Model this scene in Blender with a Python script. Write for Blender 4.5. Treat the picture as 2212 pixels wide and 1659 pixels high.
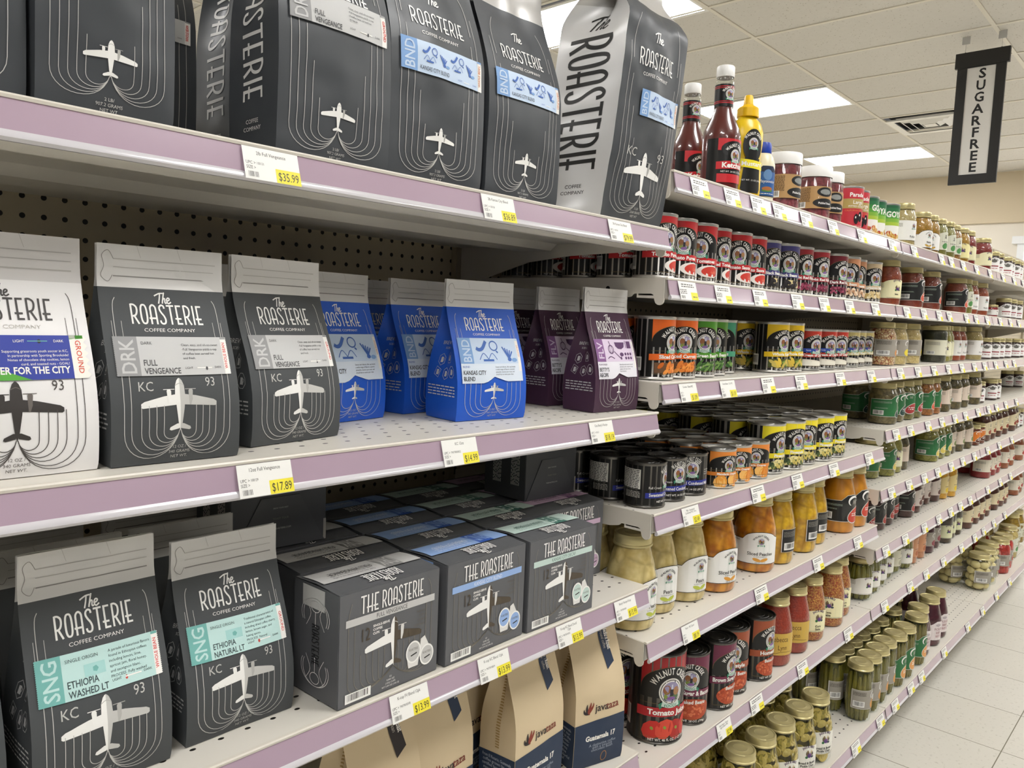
import bpy, bmesh, math, random
from mathutils import Vector, Matrix, noise
random.seed(7)
PI = math.pi
C = bpy.context.scene.collection
S = bpy.context.scene
for o in list(bpy.data.objects):
    bpy.data.objects.remove(o)

# ---------------------------------------------------------------- camera, world, exposure
CZ = 1.2415                       # eye height above the floor
cam_d = bpy.data.cameras.new('camera')
cam_d.sensor_fit = 'HORIZONTAL'
cam_d.sensor_width = 36.0
cam_d.lens = 1704.6 / 2212 * 36.0
cam_d.clip_start = 0.02
cam = bpy.data.objects.new('camera', cam_d)
C.objects.link(cam)
S.camera = cam
def aim(yaw, pitch, roll):
    yaw, pitch, roll = map(math.radians, (yaw, pitch, roll))
    f = Vector((math.cos(yaw) * math.cos(pitch), math.sin(yaw) * math.cos(pitch), math.sin(pitch)))
    r = Vector((math.sin(yaw), -math.cos(yaw), 0))
    d = f.cross(r)
    c, s = math.cos(roll), math.sin(roll)
    r2, d2 = c * r + s * d, c * d - s * r
    m = Matrix((r2, -d2, -f)).transposed().to_4x4()
    m.translation = (0, 0, CZ)
    cam.matrix_world = m
aim(42.076, -4.979, -2.346)
world = bpy.data.worlds.new('world')
S.world = world
world.use_nodes = True
world.node_tree.nodes['Background'].inputs[0].default_value = (1.0, 0.985, 0.97, 1)
world.node_tree.nodes['Background'].inputs[1].default_value = 0.07
LAMP = 13.5                       # emission of the ceiling troffers
S.view_settings.view_transform = 'Standard'
S.view_settings.look = 'None'
S.view_settings.gamma = 1.0
S.view_settings.use_curve_mapping = False
S.view_settings.exposure = 0.62
S.cycles.transparent_max_bounces = 24
S.cycles.max_bounces = 7
S.cycles.diffuse_bounces = 4
S.cycles.glossy_bounces = 3
S.cycles.caustics_reflective = False
S.cycles.caustics_refractive = False
S.cycles.sample_clamp_indirect = 4.0

# ---------------------------------------------------------------- materials
def lin(h):
    h = h.lstrip('#')
    v = [int(h[i:i + 2], 16) / 255 for i in (0, 2, 4)]
    return tuple(((c + .055) / 1.055) ** 2.4 if c > .04045 else c / 12.92 for c in v) + (1,)
MATS = {}
def M(hexc, rough=.5, metal=0.0, coat=0.0, wear=.06):
    """paint, paper, plastic or metal: one colour with a faint noise in its gloss"""
    key = (hexc, rough, metal, coat)
    if key in MATS: return MATS[key]
    m = bpy.data.materials.new('finish_%s_%d' % (hexc.strip('#'), len(MATS)))
    m.use_nodes = True
    t = m.node_tree; b = t.nodes['Principled BSDF']
    b.inputs['Base Color'].default_value = lin(hexc)
    b.inputs['Metallic'].default_value = metal
    b.inputs['Coat Weight'].default_value = coat
    b.inputs['Coat Roughness'].default_value = .08
    n = t.nodes.new('ShaderNodeTexNoise'); n.inputs['Scale'].default_value = 60
    tc = t.nodes.new('ShaderNodeTexCoord')
    t.links.new(tc.outputs['Object'], n.inputs['Vector'])
    r = t.nodes.new('ShaderNodeMapRange')
    r.inputs[3].default_value = max(.02, rough - wear); r.inputs[4].default_value = rough + wear
    t.links.new(n.outputs[0], r.inputs[0]); t.links.new(r.outputs[0], b.inputs['Roughness'])
    MATS[key] = m
    return m
class NT:
    """tiny node helper"""
    def __init__(s, name):
        s.m = bpy.data.materials.new(name); s.m.use_nodes = True
        s.t = s.m.node_tree; s.b = s.t.nodes['Principled BSDF']
        tc = s.t.nodes.new('ShaderNodeTexCoord'); s.obj = tc.outputs['Object']; s.norm = tc.outputs['Normal']
    def n(s, typ, **kw):
        x = s.t.nodes.new(typ)
        for k, v in kw.items(): setattr(x, k, v)
        return x
    def put(s, v, sock):
        if hasattr(v, 'is_linked'): s.t.links.new(v, sock)
        else: sock.default_value = v
    def math(s, op, a, b=0.0, c=0.0):
        x = s.n('ShaderNodeMath', operation=op)
        s.put(a, x.inputs[0]); s.put(b, x.inputs[1]); s.put(c, x.inputs[2])
        return x.outputs[0]
    def sep(s, v):
        x = s.n('ShaderNodeSeparateXYZ'); s.put(v, x.inputs[0]); return x.outputs
    def mix(s, f, a, b):
        x = s.n('ShaderNodeMix', data_type='RGBA'); s.put(f, x.inputs[0]); s.put(a, x.inputs[6]); s.put(b, x.inputs[7]); return x.outputs[2]
    def noise(s, scale, detail=3, vec=None):
        x = s.n('ShaderNodeTexNoise'); x.inputs['Scale'].default_value = scale; x.inputs['Detail'].default_value = detail
        s.put(vec if vec is not None else s.obj, x.inputs['Vector']); return x.outputs[0]
    def voro(s, scale, vec=None, out='Distance', feature='F1'):
        x = s.n('ShaderNodeTexVoronoi', feature=feature); x.inputs['Scale'].default_value = scale
        s.put(vec if vec is not None else s.obj, x.inputs['Vector']); return x.outputs[out]
    def ramp(s, f, *stops):
        x = s.n('ShaderNodeValToRGB'); e = x.color_ramp.elements
        while len(e) < len(stops): e.new(.5)
        for i, (p, c) in enumerate(stops): e[i].position = p; e[i].color = lin(c) if isinstance(c, str) else (c, c, c, 1)
        s.put(f, x.inputs[0]); return x.outputs[0]
    def bump(s, h, strength=.3, dist=.002):
        x = s.n('ShaderNodeBump'); x.inputs['Strength'].default_value = strength; x.inputs['Distance'].default_value = dist
        s.put(h, x.inputs['Height']); s.put(x.outputs[0], s.b.inputs['Normal'])
    def col(s, v): s.put(v, s.b.inputs['Base Color'])
    def val(s, k, v): s.put(v, s.b.inputs[k])

def deck_material():
    n = NT('perforated_shelf_enamel'); x, y, z = n.sep(n.obj)
    row = n.math('FLOOR', n.math('DIVIDE', y, .026))
    par = n.math('MULTIPLY', n.math('MODULO', row, 2.0), .5)
    fx = n.math('SUBTRACT', n.math('FRACT', n.math('ADD', n.math('DIVIDE', x, .0305), par)), .5)
    fy = n.math('SUBTRACT', n.math('FRACT', n.math('DIVIDE', y, .026)), .5)
    d = n.math('ADD', n.math('POWER', n.math('MULTIPLY', fx, 1.0), 2.0), n.math('POWER', n.math('MULTIPLY', fy, 1.25), 2.0))
    hole = n.math('LESS_THAN', d, .0125)
    inr = n.math('MULTIPLY', n.math('GREATER_THAN', y, .026), n.math('LESS_THAN', y, .156))
    up = n.math('GREATER_THAN', n.sep(n.norm)[2], .9)
    f = n.math('MULTIPLY', n.math('MULTIPLY', hole, inr), up)
    base = n.mix(n.noise(9), lin('d9d4c9'), lin('e1dcd2'))
    n.col(n.mix(f, base, lin('1b1814'))); n.val('Roughness', .38)
    return n.m
def peg_material():
    n = NT('pegboard_brown_enamel'); x, y, z = n.sep(n.obj)
    fx = n.math('SUBTRACT', n.math('FRACT', n.math('ADD', n.math('DIVIDE', n.math('SUBTRACT', x, .4141), .0262), 20.5)), .5)
    fz = n.math('SUBTRACT', n.math('FRACT', n.math('ADD', n.math('DIVIDE', n.math('SUBTRACT', z, 1.2679), .0262), 60.5)), .5)
    d = n.math('ADD', n.math('POWER', fx, 2.0), n.math('POWER', fz, 2.0))
    n.col(n.mix(n.math('LESS_THAN', d, .02), n.mix(n.noise(12), lin('b3a88f'), lin('bdb299')), lin('0c0b0a')))
    n.val('Roughness', .5)
    return n.m
def floor_material():
    n = NT('speckled_vinyl_tile'); x, y, z = n.sep(n.obj)
    def joint(v, off):
        f = n.math('FRACT', n.math('DIVIDE', n.math('SUBTRACT', v, off), .3048))
        e = n.math('MINIMUM', f, n.math('SUBTRACT', 1.0, f))
        return n.math('LESS_THAN', e, .0045)
    j = n.math('MAXIMUM', joint(x, 2.3885 - .3048 * 20), joint(y, .3975 - .3048 * 20))
    sp = n.ramp(n.noise(95, 4), (.30, 'a5a195'), (.40, 'd5d2c8'), (1, 'd8d5cc'))
    sp2 = n.ramp(n.voro(28), (.0, 'b7b3a8'), (.10, 'd8d5cb'), (1, 'd8d5cb'))
    tile = n.n('ShaderNodeTexWhiteNoise', noise_dimensions='2D')
    cx = n.n('ShaderNodeCombineXYZ'); n.put(n.math('FLOOR', n.math('DIVIDE', n.math('SUBTRACT', x, 2.3885), .3048)), cx.inputs[0]); n.put(n.math('FLOOR', n.math('DIVIDE', n.math('SUBTRACT', y, .3975), .3048)), cx.inputs[1])
    n.put(cx.outputs[0], tile.inputs['Vector'])
    base = n.mix(.5, sp, sp2)
    base = n.mix(n.math('MULTIPLY', tile.outputs[0], .10), base, lin('c4bda9'))
    n.col(n.mix(j, base, lin('7d7769')))
    n.val('Roughness', n.math('ADD', .16, n.math('MULTIPLY', n.noise(14), .14)))
    n.bump(n.noise(7, 2), .10, .004)
    return n.m
def ceiling_material():
    n = NT('fissured_ceiling_tile')
    v = n.voro(55)
    w = n.noise(120, 2)
    pin = n.math('MULTIPLY', n.math('LESS_THAN', v, .22), n.math('GREATER_THAN', w, .55))
    n.col(n.mix(pin, n.mix(n.noise(30), lin('cfcbc3'), lin('d6d2ca')), lin('a39c8d')))
    n.val('Roughness', .9)
    return n.m
def content_material(name, c1, c2, scale=60, c3=None, rough=.35, stretch=1.0, soft=False):
    key = ('content', c1, c2, scale, c3, stretch, soft)
    if key in MATS: return MATS[key]
    n = NT(name)
    mp = n.n('ShaderNodeMapping'); n.put(n.obj, mp.inputs['Vector']); mp.inputs['Scale'].default_value = (1, 1, stretch)
    v = mp.outputs[0]
    cell = n.voro(scale, v, 'Color'); r = n.sep(cell)[0]
    edge = n.voro(scale, v, 'Distance', 'DISTANCE_TO_EDGE')
    c = n.mix(r, lin(c1), lin(c2))
    c = n.mix(n.math('MULTIPLY', n.noise(scale * .7, 3, v), .45), c, lin(c2))
    if c3 and not soft: c = n.mix(n.math('LESS_THAN', edge, .07), c, lin(c3))
    if soft:
        c = n.mix(n.ramp(n.noise(scale * 1.7, 2, v), (.35, 0.0), (.65, 1.0)), lin(c1), lin(c2))
        e = n.n('ShaderNodeMapRange'); n.put(edge, e.inputs[0]); e.inputs[2].default_value = .14; e.inputs[3].default_value = .55; e.inputs[4].default_value = 0.0
        c = n.mix(e.outputs[0], c, lin(c3 or c2))
    n.col(c); n.val('Roughness', rough)
    n.bump(n.noise(scale * 2.2, 1, v) if soft else edge, .45, .006 if soft else .004)
    MATS[key] = n.m
    return n.m
def glass_material():
    m = bpy.data.materials.new('clear_jar_glass'); m.use_nodes = True
    t = m.node_tree; t.nodes.clear()
    o = t.nodes.new('ShaderNodeOutputMaterial'); mx = t.nodes.new('ShaderNodeMixShader')
    tr = t.nodes.new('ShaderNodeBsdfTransparent'); tr.inputs[0].default_value = (.96, .975, .965, 1)
    gl = t.nodes.new('ShaderNodeBsdfGlossy'); gl.inputs['Roughness'].default_value = .03
    lw = t.nodes.new('ShaderNodeLayerWeight'); lw.inputs[0].default_value = .35
    ge = t.nodes.new('ShaderNodeNewGeometry')
    inv = t.nodes.new('ShaderNodeMath'); inv.operation = 'SUBTRACT'; inv.inputs[0].default_value = 1.0
    mu = t.nodes.new('ShaderNodeMath'); mu.operation = 'MULTIPLY'
    t.links.new(ge.outputs['Backfacing'], inv.inputs[1])
    t.links.new(lw.outputs['Fresnel'], mu.inputs[0]); t.links.new(inv.outputs[0], mu.inputs[1])
    t.links.new(mu.outputs[0], mx.inputs[0]); t.links.new(tr.outputs[0], mx.inputs[1]); t.links.new(gl.outputs[0], mx.inputs[2])
    t.links.new(mx.outputs[0], o.inputs[0])
    return m
def glow_material(strength):
    m = bpy.data.materials.new('lit_diffuser'); m.use_nodes = True
    b = m.node_tree.nodes['Principled BSDF']
    b.inputs['Base Color'].default_value = (.9, .9, .9, 1)
    b.inputs['Emission Color'].default_value = (1.0, .99, .98, 1)
    b.inputs['Emission Strength'].default_value = strength
    return m
ENAMEL = M('dbd5c9', .36)
DECK = deck_material(); PEG = peg_material(); GLASS = glass_material()
BLACK = M('141312', .45); WHITE = M('f2f0ea', .5); TIN = M('c9c7c2', .34, .9); GOLD = M('cdc08c', .32, .6)

# ---------------------------------------------------------------- objects, names, labels
def tag(o, label=None, cat=None, group=None, kind=None):
    if label: o['label'] = label
    if cat: o['category'] = cat
    if group: o['group'] = group
    if kind: o['kind'] = kind
    return o
def thing(name, label=None, cat=None, loc=(0, 0, 0), rotz=0.0, group=None):
    o = bpy.data.objects.new(name, None); C.objects.link(o)
    o.empty_display_size = .02
    o.location = loc; o.rotation_euler = (0, 0, rotz)
    return tag(o, label, cat, group)
def link(name, me, parent=None, loc=None):
    o = bpy.data.objects.new(name, me); C.objects.link(o)
    if parent: o.parent = parent
    if loc: o.location = loc
    return o
def bm_done(name, bm, mats, smooth=True):
    me = bpy.data.meshes.new(name)
    bm.to_mesh(me); bm.free()
    for m in (mats if isinstance(mats, (list, tuple)) else [mats]): me.materials.append(m)
    if smooth:
        me.polygons.foreach_set('use_smooth', [True] * len(me.polygons))
        me.set_sharp_from_angle(angle=math.radians(38))
    return me
def box(bm, x0, x1, y0, y1, z0, z1, mi=0):
    v = [bm.verts.new(p) for p in ((x0, y0, z0), (x1, y0, z0), (x1, y1, z0), (x0, y1, z0), (x0, y0, z1), (x1, y0, z1), (x1, y1, z1), (x0, y1, z1))]
    for q in ((0, 3, 2, 1), (4, 5, 6, 7), (0, 1, 5, 4), (1, 2, 6, 5), (2, 3, 7, 6), (3, 0, 4, 7)):
        bm.faces.new([v[i] for i in q]).material_index = mi
def prism(bm, pts, axis, a, b, mi=0):
    """polygon pts extruded along x ('x': pts are (y,z)) or y or z"""
    def P(p, t): return {'x': (t, p[0], p[1]), 'y': (p[0], t, p[1]), 'z': (p[0], p[1], t)}[axis]
    u = [bm.verts.new(P(p, a)) for p in pts]; w = [bm.verts.new(P(p, b)) for p in pts]
    n = len(pts)
    fs = [bm.faces.new(u[::-1]), bm.faces.new(w)] + [bm.faces.new((u[i], u[(i + 1) % n], w[(i + 1) % n], w[i])) for i in range(n)]
    for f in fs: f.material_index = mi
    bmesh.ops.recalc_face_normals(bm, faces=fs)
def lathe(bm, prof, n=40, mi=None, cap0=True, cap1=True, rib=0.0, ribn=0):
    rings = []
    for k, (r, z) in enumerate(prof):
        ring = []
        for i in range(n):
            a = 2 * PI * i / n
            rr = r * (1 + (rib if ribn and i % 2 else 0))
            ring.append(bm.verts.new((rr * math.cos(a), rr * math.sin(a), z)))
        rings.append(ring)
    for k in range(len(rings) - 1):
        for i in range(n):
            f = bm.faces.new((rings[k][i], rings[k][(i + 1) % n], rings[k + 1][(i + 1) % n], rings[k + 1][i]))
            if mi: f.material_index = mi[k]
    if cap0: f = bm.faces.new(rings[0][::-1]); f.material_index = mi[0] if mi else 0
    if cap1: f = bm.faces.new(rings[-1]); f.material_index = mi[-1] if mi else 0
    return rings
def copy_tree(o, parent=None):
    c = o.copy(); C.objects.link(c)
    if parent: c.parent = parent
    for ch in KIDS.get(o.name, []): copy_tree(ch, c)
    return c
KIDS = {}
def note_kids(o):
    """remember the children of a first copy so that repeats are quick"""
    KIDS[o.name] = [x for x in o.children]
    for x in o.children: note_kids(x)

# ---------------------------------------------------------------- printed artwork: flat shapes laid on a surface
TXT = {}
def glyphs(s, bold):
    if (s, bold) in TXT: return TXT[(s, bold)]
    cu = bpy.data.curves.new('print', 'FONT'); cu.body = s; cu.resolution_u = 2; cu.size = 1.0
    cu.offset = .012 * bold
    ob = bpy.data.objects.new('print', cu)
    me = ob.to_mesh()
    v = [(p.co.x, p.co.y) for p in me.vertices]; f = [tuple(p.vertices) for p in me.polygons]
    ob.to_mesh_clear(); bpy.data.objects.remove(ob); bpy.data.curves.remove(cu)
    w0 = min((p[0] for p in v), default=0); w1 = max((p[0] for p in v), default=.3)
    TXT[(s, bold)] = (v, f, w0, w1)
    return TXT[(s, bold)]
def smooth_path(P, k=6):
    if len(P) < 3: return P
    out = []
    Q = [P[0]] + list(P) + [P[-1]]
    for i in range(1, len(Q) - 2):
        p0, p1, p2, p3 = Q[i - 1:i + 3]
        for j in range(k):
            t = j / k
            out.append(tuple(.5 * ((2 * p1[a]) + (p2[a] - p0[a]) * t + (2 * p0[a] - 5 * p1[a] + 4 * p2[a] - p3[a]) * t * t + (3 * p1[a] - p0[a] - 3 * p2[a] + p3[a]) * t ** 3) for a in (0, 1)))
    return out + [P[-1]]
def bez(p0, p1, p2, p3, n=10):
    return [tuple((1 - t) ** 3 * p0[a] + 3 * (1 - t) ** 2 * t * p1[a] + 3 * (1 - t) * t * t * p2[a] + t ** 3 * p3[a] for a in (0, 1)) for t in [i / n for i in range(n + 1)]]
class Art:
    def __init__(s): s.v = []; s.f = []; s.mats = []; s.lay = 1.0
    def mi(s, m):
        if m not in s.mats: s.mats.append(m)
        return s.mats.index(m)
    def raw(s, V, F, m):
        b = len(s.v); i = s.mi(m)
        s.v += [(x, y, s.lay) for x, y in V]
        s.f += [(tuple(b + k for k in f), i) for f in F]
    def up(s, k=1.0): s.lay += k; return s
    def poly(s, P, m): s.raw(P, [tuple(range(len(P)))], m)
    def rect(s, x0, y0, x1, y1, m): s.poly([(x0, y0), (x1, y0), (x1, y1), (x0, y1)], m)
    def ell(s, cx, cy, rx, ry, m, n=24, rot=0.0):
        c, d = math.cos(rot), math.sin(rot)
        s.poly([(cx + rx * math.cos(2 * PI * i / n) * c - ry * math.sin(2 * PI * i / n) * d, cy + rx * math.cos(2 * PI * i / n) * d + ry * math.sin(2 * PI * i / n) * c) for i in range(n)], m)
    def line(s, P, w, m, taper=None):
        n = len(P); L = []; R = []
        for i in range(n):
            a = P[max(0, i - 1)]; b = P[min(n - 1, i + 1)]
            dx, dy = b[0] - a[0], b[1] - a[1]; l = math.hypot(dx, dy) or 1
            ww = w * (taper(i / (n - 1)) if taper else 1) / 2
            L.append((P[i][0] - dy / l * ww, P[i][1] + dx / l * ww)); R.append((P[i][0] + dy / l * ww, P[i][1] - dx / l * ww))
        s.raw(L + R, [(i, n + i, n + i + 1, i + 1) for i in range(n - 1)], m)
    def text(s, t, x, y, h, m, al='c', xs=1.0, rot=0.0, bold=0, wmax=None):
        v, f, a, b = glyphs(t, bold)
        k = h / .7
        if wmax and (b - a) * k * xs > wmax: xs = wmax / ((b - a) * k)
        ox = {'c': (a + b) / 2, 'l': a, 'r': b}[al]
        c, d = math.cos(rot), math.sin(rot)
        s.raw([(x + (px - ox) * k * xs * c - py * k * d, y + (px - ox) * k * xs * d + py * k * c) for px, py in v], f, m)
    def arc_text(s, t, cx, cy, R, h, m, span, bold=1, ry=1.0):
        ws = [glyphs(ch, bold)[3] if ch != ' ' else .3 for ch in t]
        tot = sum(ws); a = span / 2; k = h / .7
        for ch, w in zip(t, ws):
            am = a - span * w / tot / 2
            if ch != ' ':
                s.text(ch, cx + R * math.sin(-am), cy + R * ry * math.cos(am), h, m, rot=am, bold=bold, xs=min(1.25, span * R / (tot * k)))
            a -= span * w / tot
    def barcode(s, x, y, w, h, m_bg, m_ink, seed=1):
        s.rect(x, y, x + w, y + h, m_bg); s.up(.5)
        r = random.Random(seed); p = x + w * .08
        while p < x + w * .9:
            d = w * r.choice((.012, .02, .03)); s.rect(p, y + h * .22, p + d, y + h * .9, m_ink); p += d + w * r.choice((.015, .025, .035))
        s.lay -= .5
    def wave_lines(s, x0, x1, y, h, n, m, seed=1):
        """lines of print too small to read: short dashes like words"""
        r = random.Random(seed)
        for i in range(n):
            p = x0; yy = y - i * h * 1.7
            while p < x1 - h * .8:
                w = min(h * r.uniform(1.2, 4.2), x1 - p); s.rect(p, yy, p + w, yy + h * .8, m); p += w + h * .8
    def build(s, name, fn, parent, cx=None, cy=None, eps=.00012, base=.0002, rough=None):
        bm = bmesh.new()
        V = [bm.verts.new((x, y, l)) for x, y, l in s.v]
        for f, i in s.f:
            try: bm.faces.new([V[k] for k in f]).material_index = i
            except ValueError: pass
        xs = [p[0] for p in s.v]; ys = [p[1] for p in s.v]
        for st, lo, hi, no in ((cx, min(xs), max(xs), (1, 0, 0)), (cy, min(ys), max(ys), (0, 1, 0))):
            if not st: continue
            k = math.ceil(lo / st)
            while k * st < hi:
                bmesh.ops.bisect_plane(bm, geom=bm.verts[:] + bm.edges[:] + bm.faces[:], dist=1e-7, plane_co=(no[0] * k * st, no[1] * k * st, 0), plane_no=no); k += 1
        for v in bm.verts: v.co = fn(v.co.x, v.co.y, base + eps * v.co.z)
        me = bpy.data.meshes.new(name); bm.to_mesh(me); bm.free()
        if cx: me.polygons.foreach_set('use_smooth', [True] * len(me.polygons))
        for m in s.mats: me.materials.append(m)
        return link(name, me, parent)
def flat_map(o, ux, uy, nrm):
    o, ux, uy, nrm = map(Vector, (o, ux, uy, nrm))
    return lambda x, y, d: o + ux * x + uy * y + nrm * d
def cyl_map(rf):
    """rf: radius, or a function of height"""
    g = rf if callable(rf) else (lambda z: rf)
    r0 = g(.04)
    return lambda x, y, d: Vector(((g(y) + d) * math.sin(x / r0), -(g(y) + d) * math.cos(x / r0), y))

# ---------------------------------------------------------------- lettering and emblem of the coffee packs
def sup(cx, cy, rx, ry, n=26, e=2.8):
    P = []
    for i in range(n + 1):
        a = 2 * PI * i / n + .01; c, s = math.cos(a), math.sin(a)
        P.append((cx + rx * abs(c) ** (2 / e) * (1 if c > 0 else -1), cy + ry * abs(s) ** (2 / e) * (1 if s > 0 else -1)))
    return P
DECO = {
 'R': (.44, [[(.04, 0), (.04, 1)], smooth_path([(.04, .97), (.22, .96), (.38, .84), (.39, .62), (.28, .44), (.04, .38)]), [(.2, .4), (.44, 0)]]),
 'O': (.46, [sup(.23, .5, .19, .47)]),
 'A': (.46, [smooth_path([(.05, 0), (.05, .6), (.07, .86), (.23, .97), (.39, .86), (.41, .6), (.41, 0)]), [(-.08, .3), (.41, .3)]]),
 'S': (.42, [smooth_path([(.38, .8), (.34, .93), (.2, .97), (.07, .88), (.06, .74), (.16, .58), (.3, .42), (.37, .24), (.33, .08), (.19, .03), (.06, .08), (.02, .2)])]),
 'T': (.40, [[(.2, 0), (.2, .96)], [(-.04, .955), (.46, .955)]]),
 'E': (.38, [[(.06, 0), (.06, 1)], [(.06, .955), (.38, .955)], [(-.1, .3), (.32, .3)], [(.06, .045), (.38, .045)]]),
 'I': (.14, [[(.07, 0), (.07, 1)]]),
 'H': (.46, [[(.05, 0), (.05, 1)], [(.41, 0), (.41, 1)], [(-.08, .3), (.41, .3)]]),
 ' ': (.26, [])}
def deco(art, t, cx, y, h, m, wid=None, rot=0.0, wt=.1):
    tot = sum(DECO[c][0] for c in t) + .16 * (len(t) - 1)
    kx = (wid / tot) if wid else h
    x = -tot * kx / 2; c0, s0 = math.cos(rot), math.sin(rot)
    for c in t:
        w, st = DECO[c]
        for P in st:
            Q = [(x + px * kx, py * h) for px, py in P]
            art.line([(cx + a * c0 - b * s0, y + a * s0 + b * c0) for a, b in Q], wt * h * (.5 + .5 * min(1.3, kx / h)), m)
        x += (w + .16) * kx
def script_the(art, cx, y, h, m, rot=0.0, wt=.12):
    st = [[(-.12, .70), (.1, .82), (.4, .95), (.74, .97)], [(.44, .94), (.35, .5), (.2, 0)], [(.84, 1.06), (.68, .5), (.55, .02)], [(.58, .2), (.74, .48), (.86, .46), (.82, .16), (.88, .05), (.98, .12)], [(1.03, .26), (1.24, .36), (1.28, .5), (1.15, .55), (1.03, .4), (1.03, .16), (1.16, .03), (1.4, .18)]]
    c0, s0 = math.cos(rot), math.sin(rot)
    for P in st:
        Q = [((px - .63) * h, py * h) for px, py in smooth_path(P, 5)]
        art.line([(cx + a * c0 - b * s0, y + a * s0 + b * c0) for a, b in Q], wt * h, m)
def plane(art, cx, y, h, a, b, c):
    """top view of a propeller aeroplane, nose up; a light, b mid, c dark tone"""
    def P(L, m, k=1): art.poly([(cx + k * x * h, y + v * h) for x, v in (L if k > 0 else L[::-1])], m)
    for k, m in ((-1, a), (1, b)):
        P([(.06, .70), (.30, .665), (.66, .575), (.72, .535), (.72, .47), (.69, .45), (.06, .50)], m, k)
        P([(.02, .14), (.06, .14), (.19, .075), (.205, .03), (.17, .012), (.02, .045)], m, k)
    art.up(.5)
    for k, m in ((-1, a), (1, c)):
        P([(.17, .50), (.165, .76), (.185, .79), (.235, .79), (.25, .76), (.235, .60), (.20, .49)], m, k)
        P([(.10, .785), (.31, .785), (.31, .797), (.10, .797)], m, k)
    for k, m in ((-1, a), (1, b)):
        P([(0, 0), (.03, .1), (.075, .45), (.095, .7), (.085, .86), (.05, .955), (.02, .99), (0, 1)], m, k)
    art.up(.3)
    art.line(smooth_path([(cx - .085 * h, y + .86 * h), (cx, y + .90 * h), (cx + .085 * h, y + .86 * h)], 4), .012 * h, c)
    art.lay -= .8
def streams(art, cx, ytail, L, c, m, w):
    """slipstream lines: down from (x, ytop), round under and steeply up to the tail"""
    for x, yt in L:
        for k in (-1, 1):
            P = [(cx + k * x, yt - (yt - ytail) * i / 4) for i in range(4)] + bez((cx + k * x, ytail), (cx + k * x, ytail - c * x), (cx + k * x * .14, ytail - c * x * 1.12), (cx + k * .0006, ytail + .001), 14)
            art.line(P, w, m)
def zigzag(art, x, y0, y1, d, m, k):
    n = max(6, int((y1 - y0) / (2.2 * d)))
    for i in range(n):
        a = y0 + (y1 - y0) * i / n; b = y0 + (y1 - y0) * (i + 1) / n
        art.poly([(x, a), (x + k * d, (a + b) / 2), (x, b)][::k], m)
INK = {'w': 'f1f0ec', 'g': 'c9c8c4'}
def flavour_pictures(art, x0, y0, x1, y1, m, m2, sets):
    """little pictures on the blend labels: horn, racket, shuttlecock, fountain / pans and mixing bowls"""
    w = (x1 - x0) / sets; h = y1 - y0
    for i in range(sets):
        a = x0 + w * i
        art.line(smooth_path([(a + .06 * w, y0 + .62 * h), (a + .12 * w, y0 + .55 * h), (a + .2 * w, y0 + .62 * h), (a + .3 * w, y0 + .92 * h)]), .06 * w, m)
        art.line(sup(a + .46 * w, y0 + .72 * h, .09 * w, .2 * h, 14, 2), .022 * w, m); art.line([(a + .5 * w, y0 + .5 * h), (a + .54 * w, y0 + .42 * h)], .03 * w, m)
        for q in range(5): art.line([(a + .8 * w, y0 + .15 * h), (a + (.66 + .06 * q) * w, y0 + (.68 - .05 * q) * h)], .028 * w, m)
        art.ell(a + .81 * w, y0 + .13 * h, .05 * w, .09 * h, m, 10)
        art.rect(a + .18 * w, y0 + .05 * h, a + .42 * w, y0 + .14 * h, m)
        for q in (-1, 1): art.line(smooth_path([(a + .3 * w, y0 + .14 * h), (a + (.3 + .1 * q) * w, y0 + .4 * h), (a + (.3 + .2 * q) * w, y0 + .12 * h)], 4), .014 * w, m)
        art.ell(a + .93 * w, y0 + .1 * h, .07 * w, .09 * h, m2, 12)
def baking_pictures(art, x0, y0, x1, y1, m):
    w = x1 - x0; h = y1 - y0
    P = lambda a, b: (x0 + a * w, y0 + b * h)
    art.line(sup(*P(.2, .55), .09 * w, .2 * h, 16, 2), .02 * w, m); art.line(sup(*P(.2, .55), .04 * w, .2 * h, 14, 2), .012 * w, m); art.line([P(.2, .75), P(.17, .95)], .02 * w, m)
    art.poly([P(.36, .9), P(.72, .9), P(.68, .66), P(.58, .56), P(.46, .58), P(.38, .7)], m)
    for i in range(3):
        for j in range(2): art.ell(*P(.7 + .1 * i, .12 + .2 * j), .038 * w, .075 * h, m, 12)
    art.rect(*P(.8, .6), *P(.96, .95), m); art.line([P(.76, .62), P(.76, .98)], .02 * w, m)
    art.line([P(.3, .45), P(.5, .12)], .02 * w, m); art.ell(*P(.52, .12), .03 * w, .08 * h, m, 10); art.ell(*P(.56, .3), .07 * w, .1 * h, m, 14)
    art.line(smooth_path([P(.05, .1), P(.15, .2), P(.28, .1)], 4), .02 * w, m)

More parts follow.
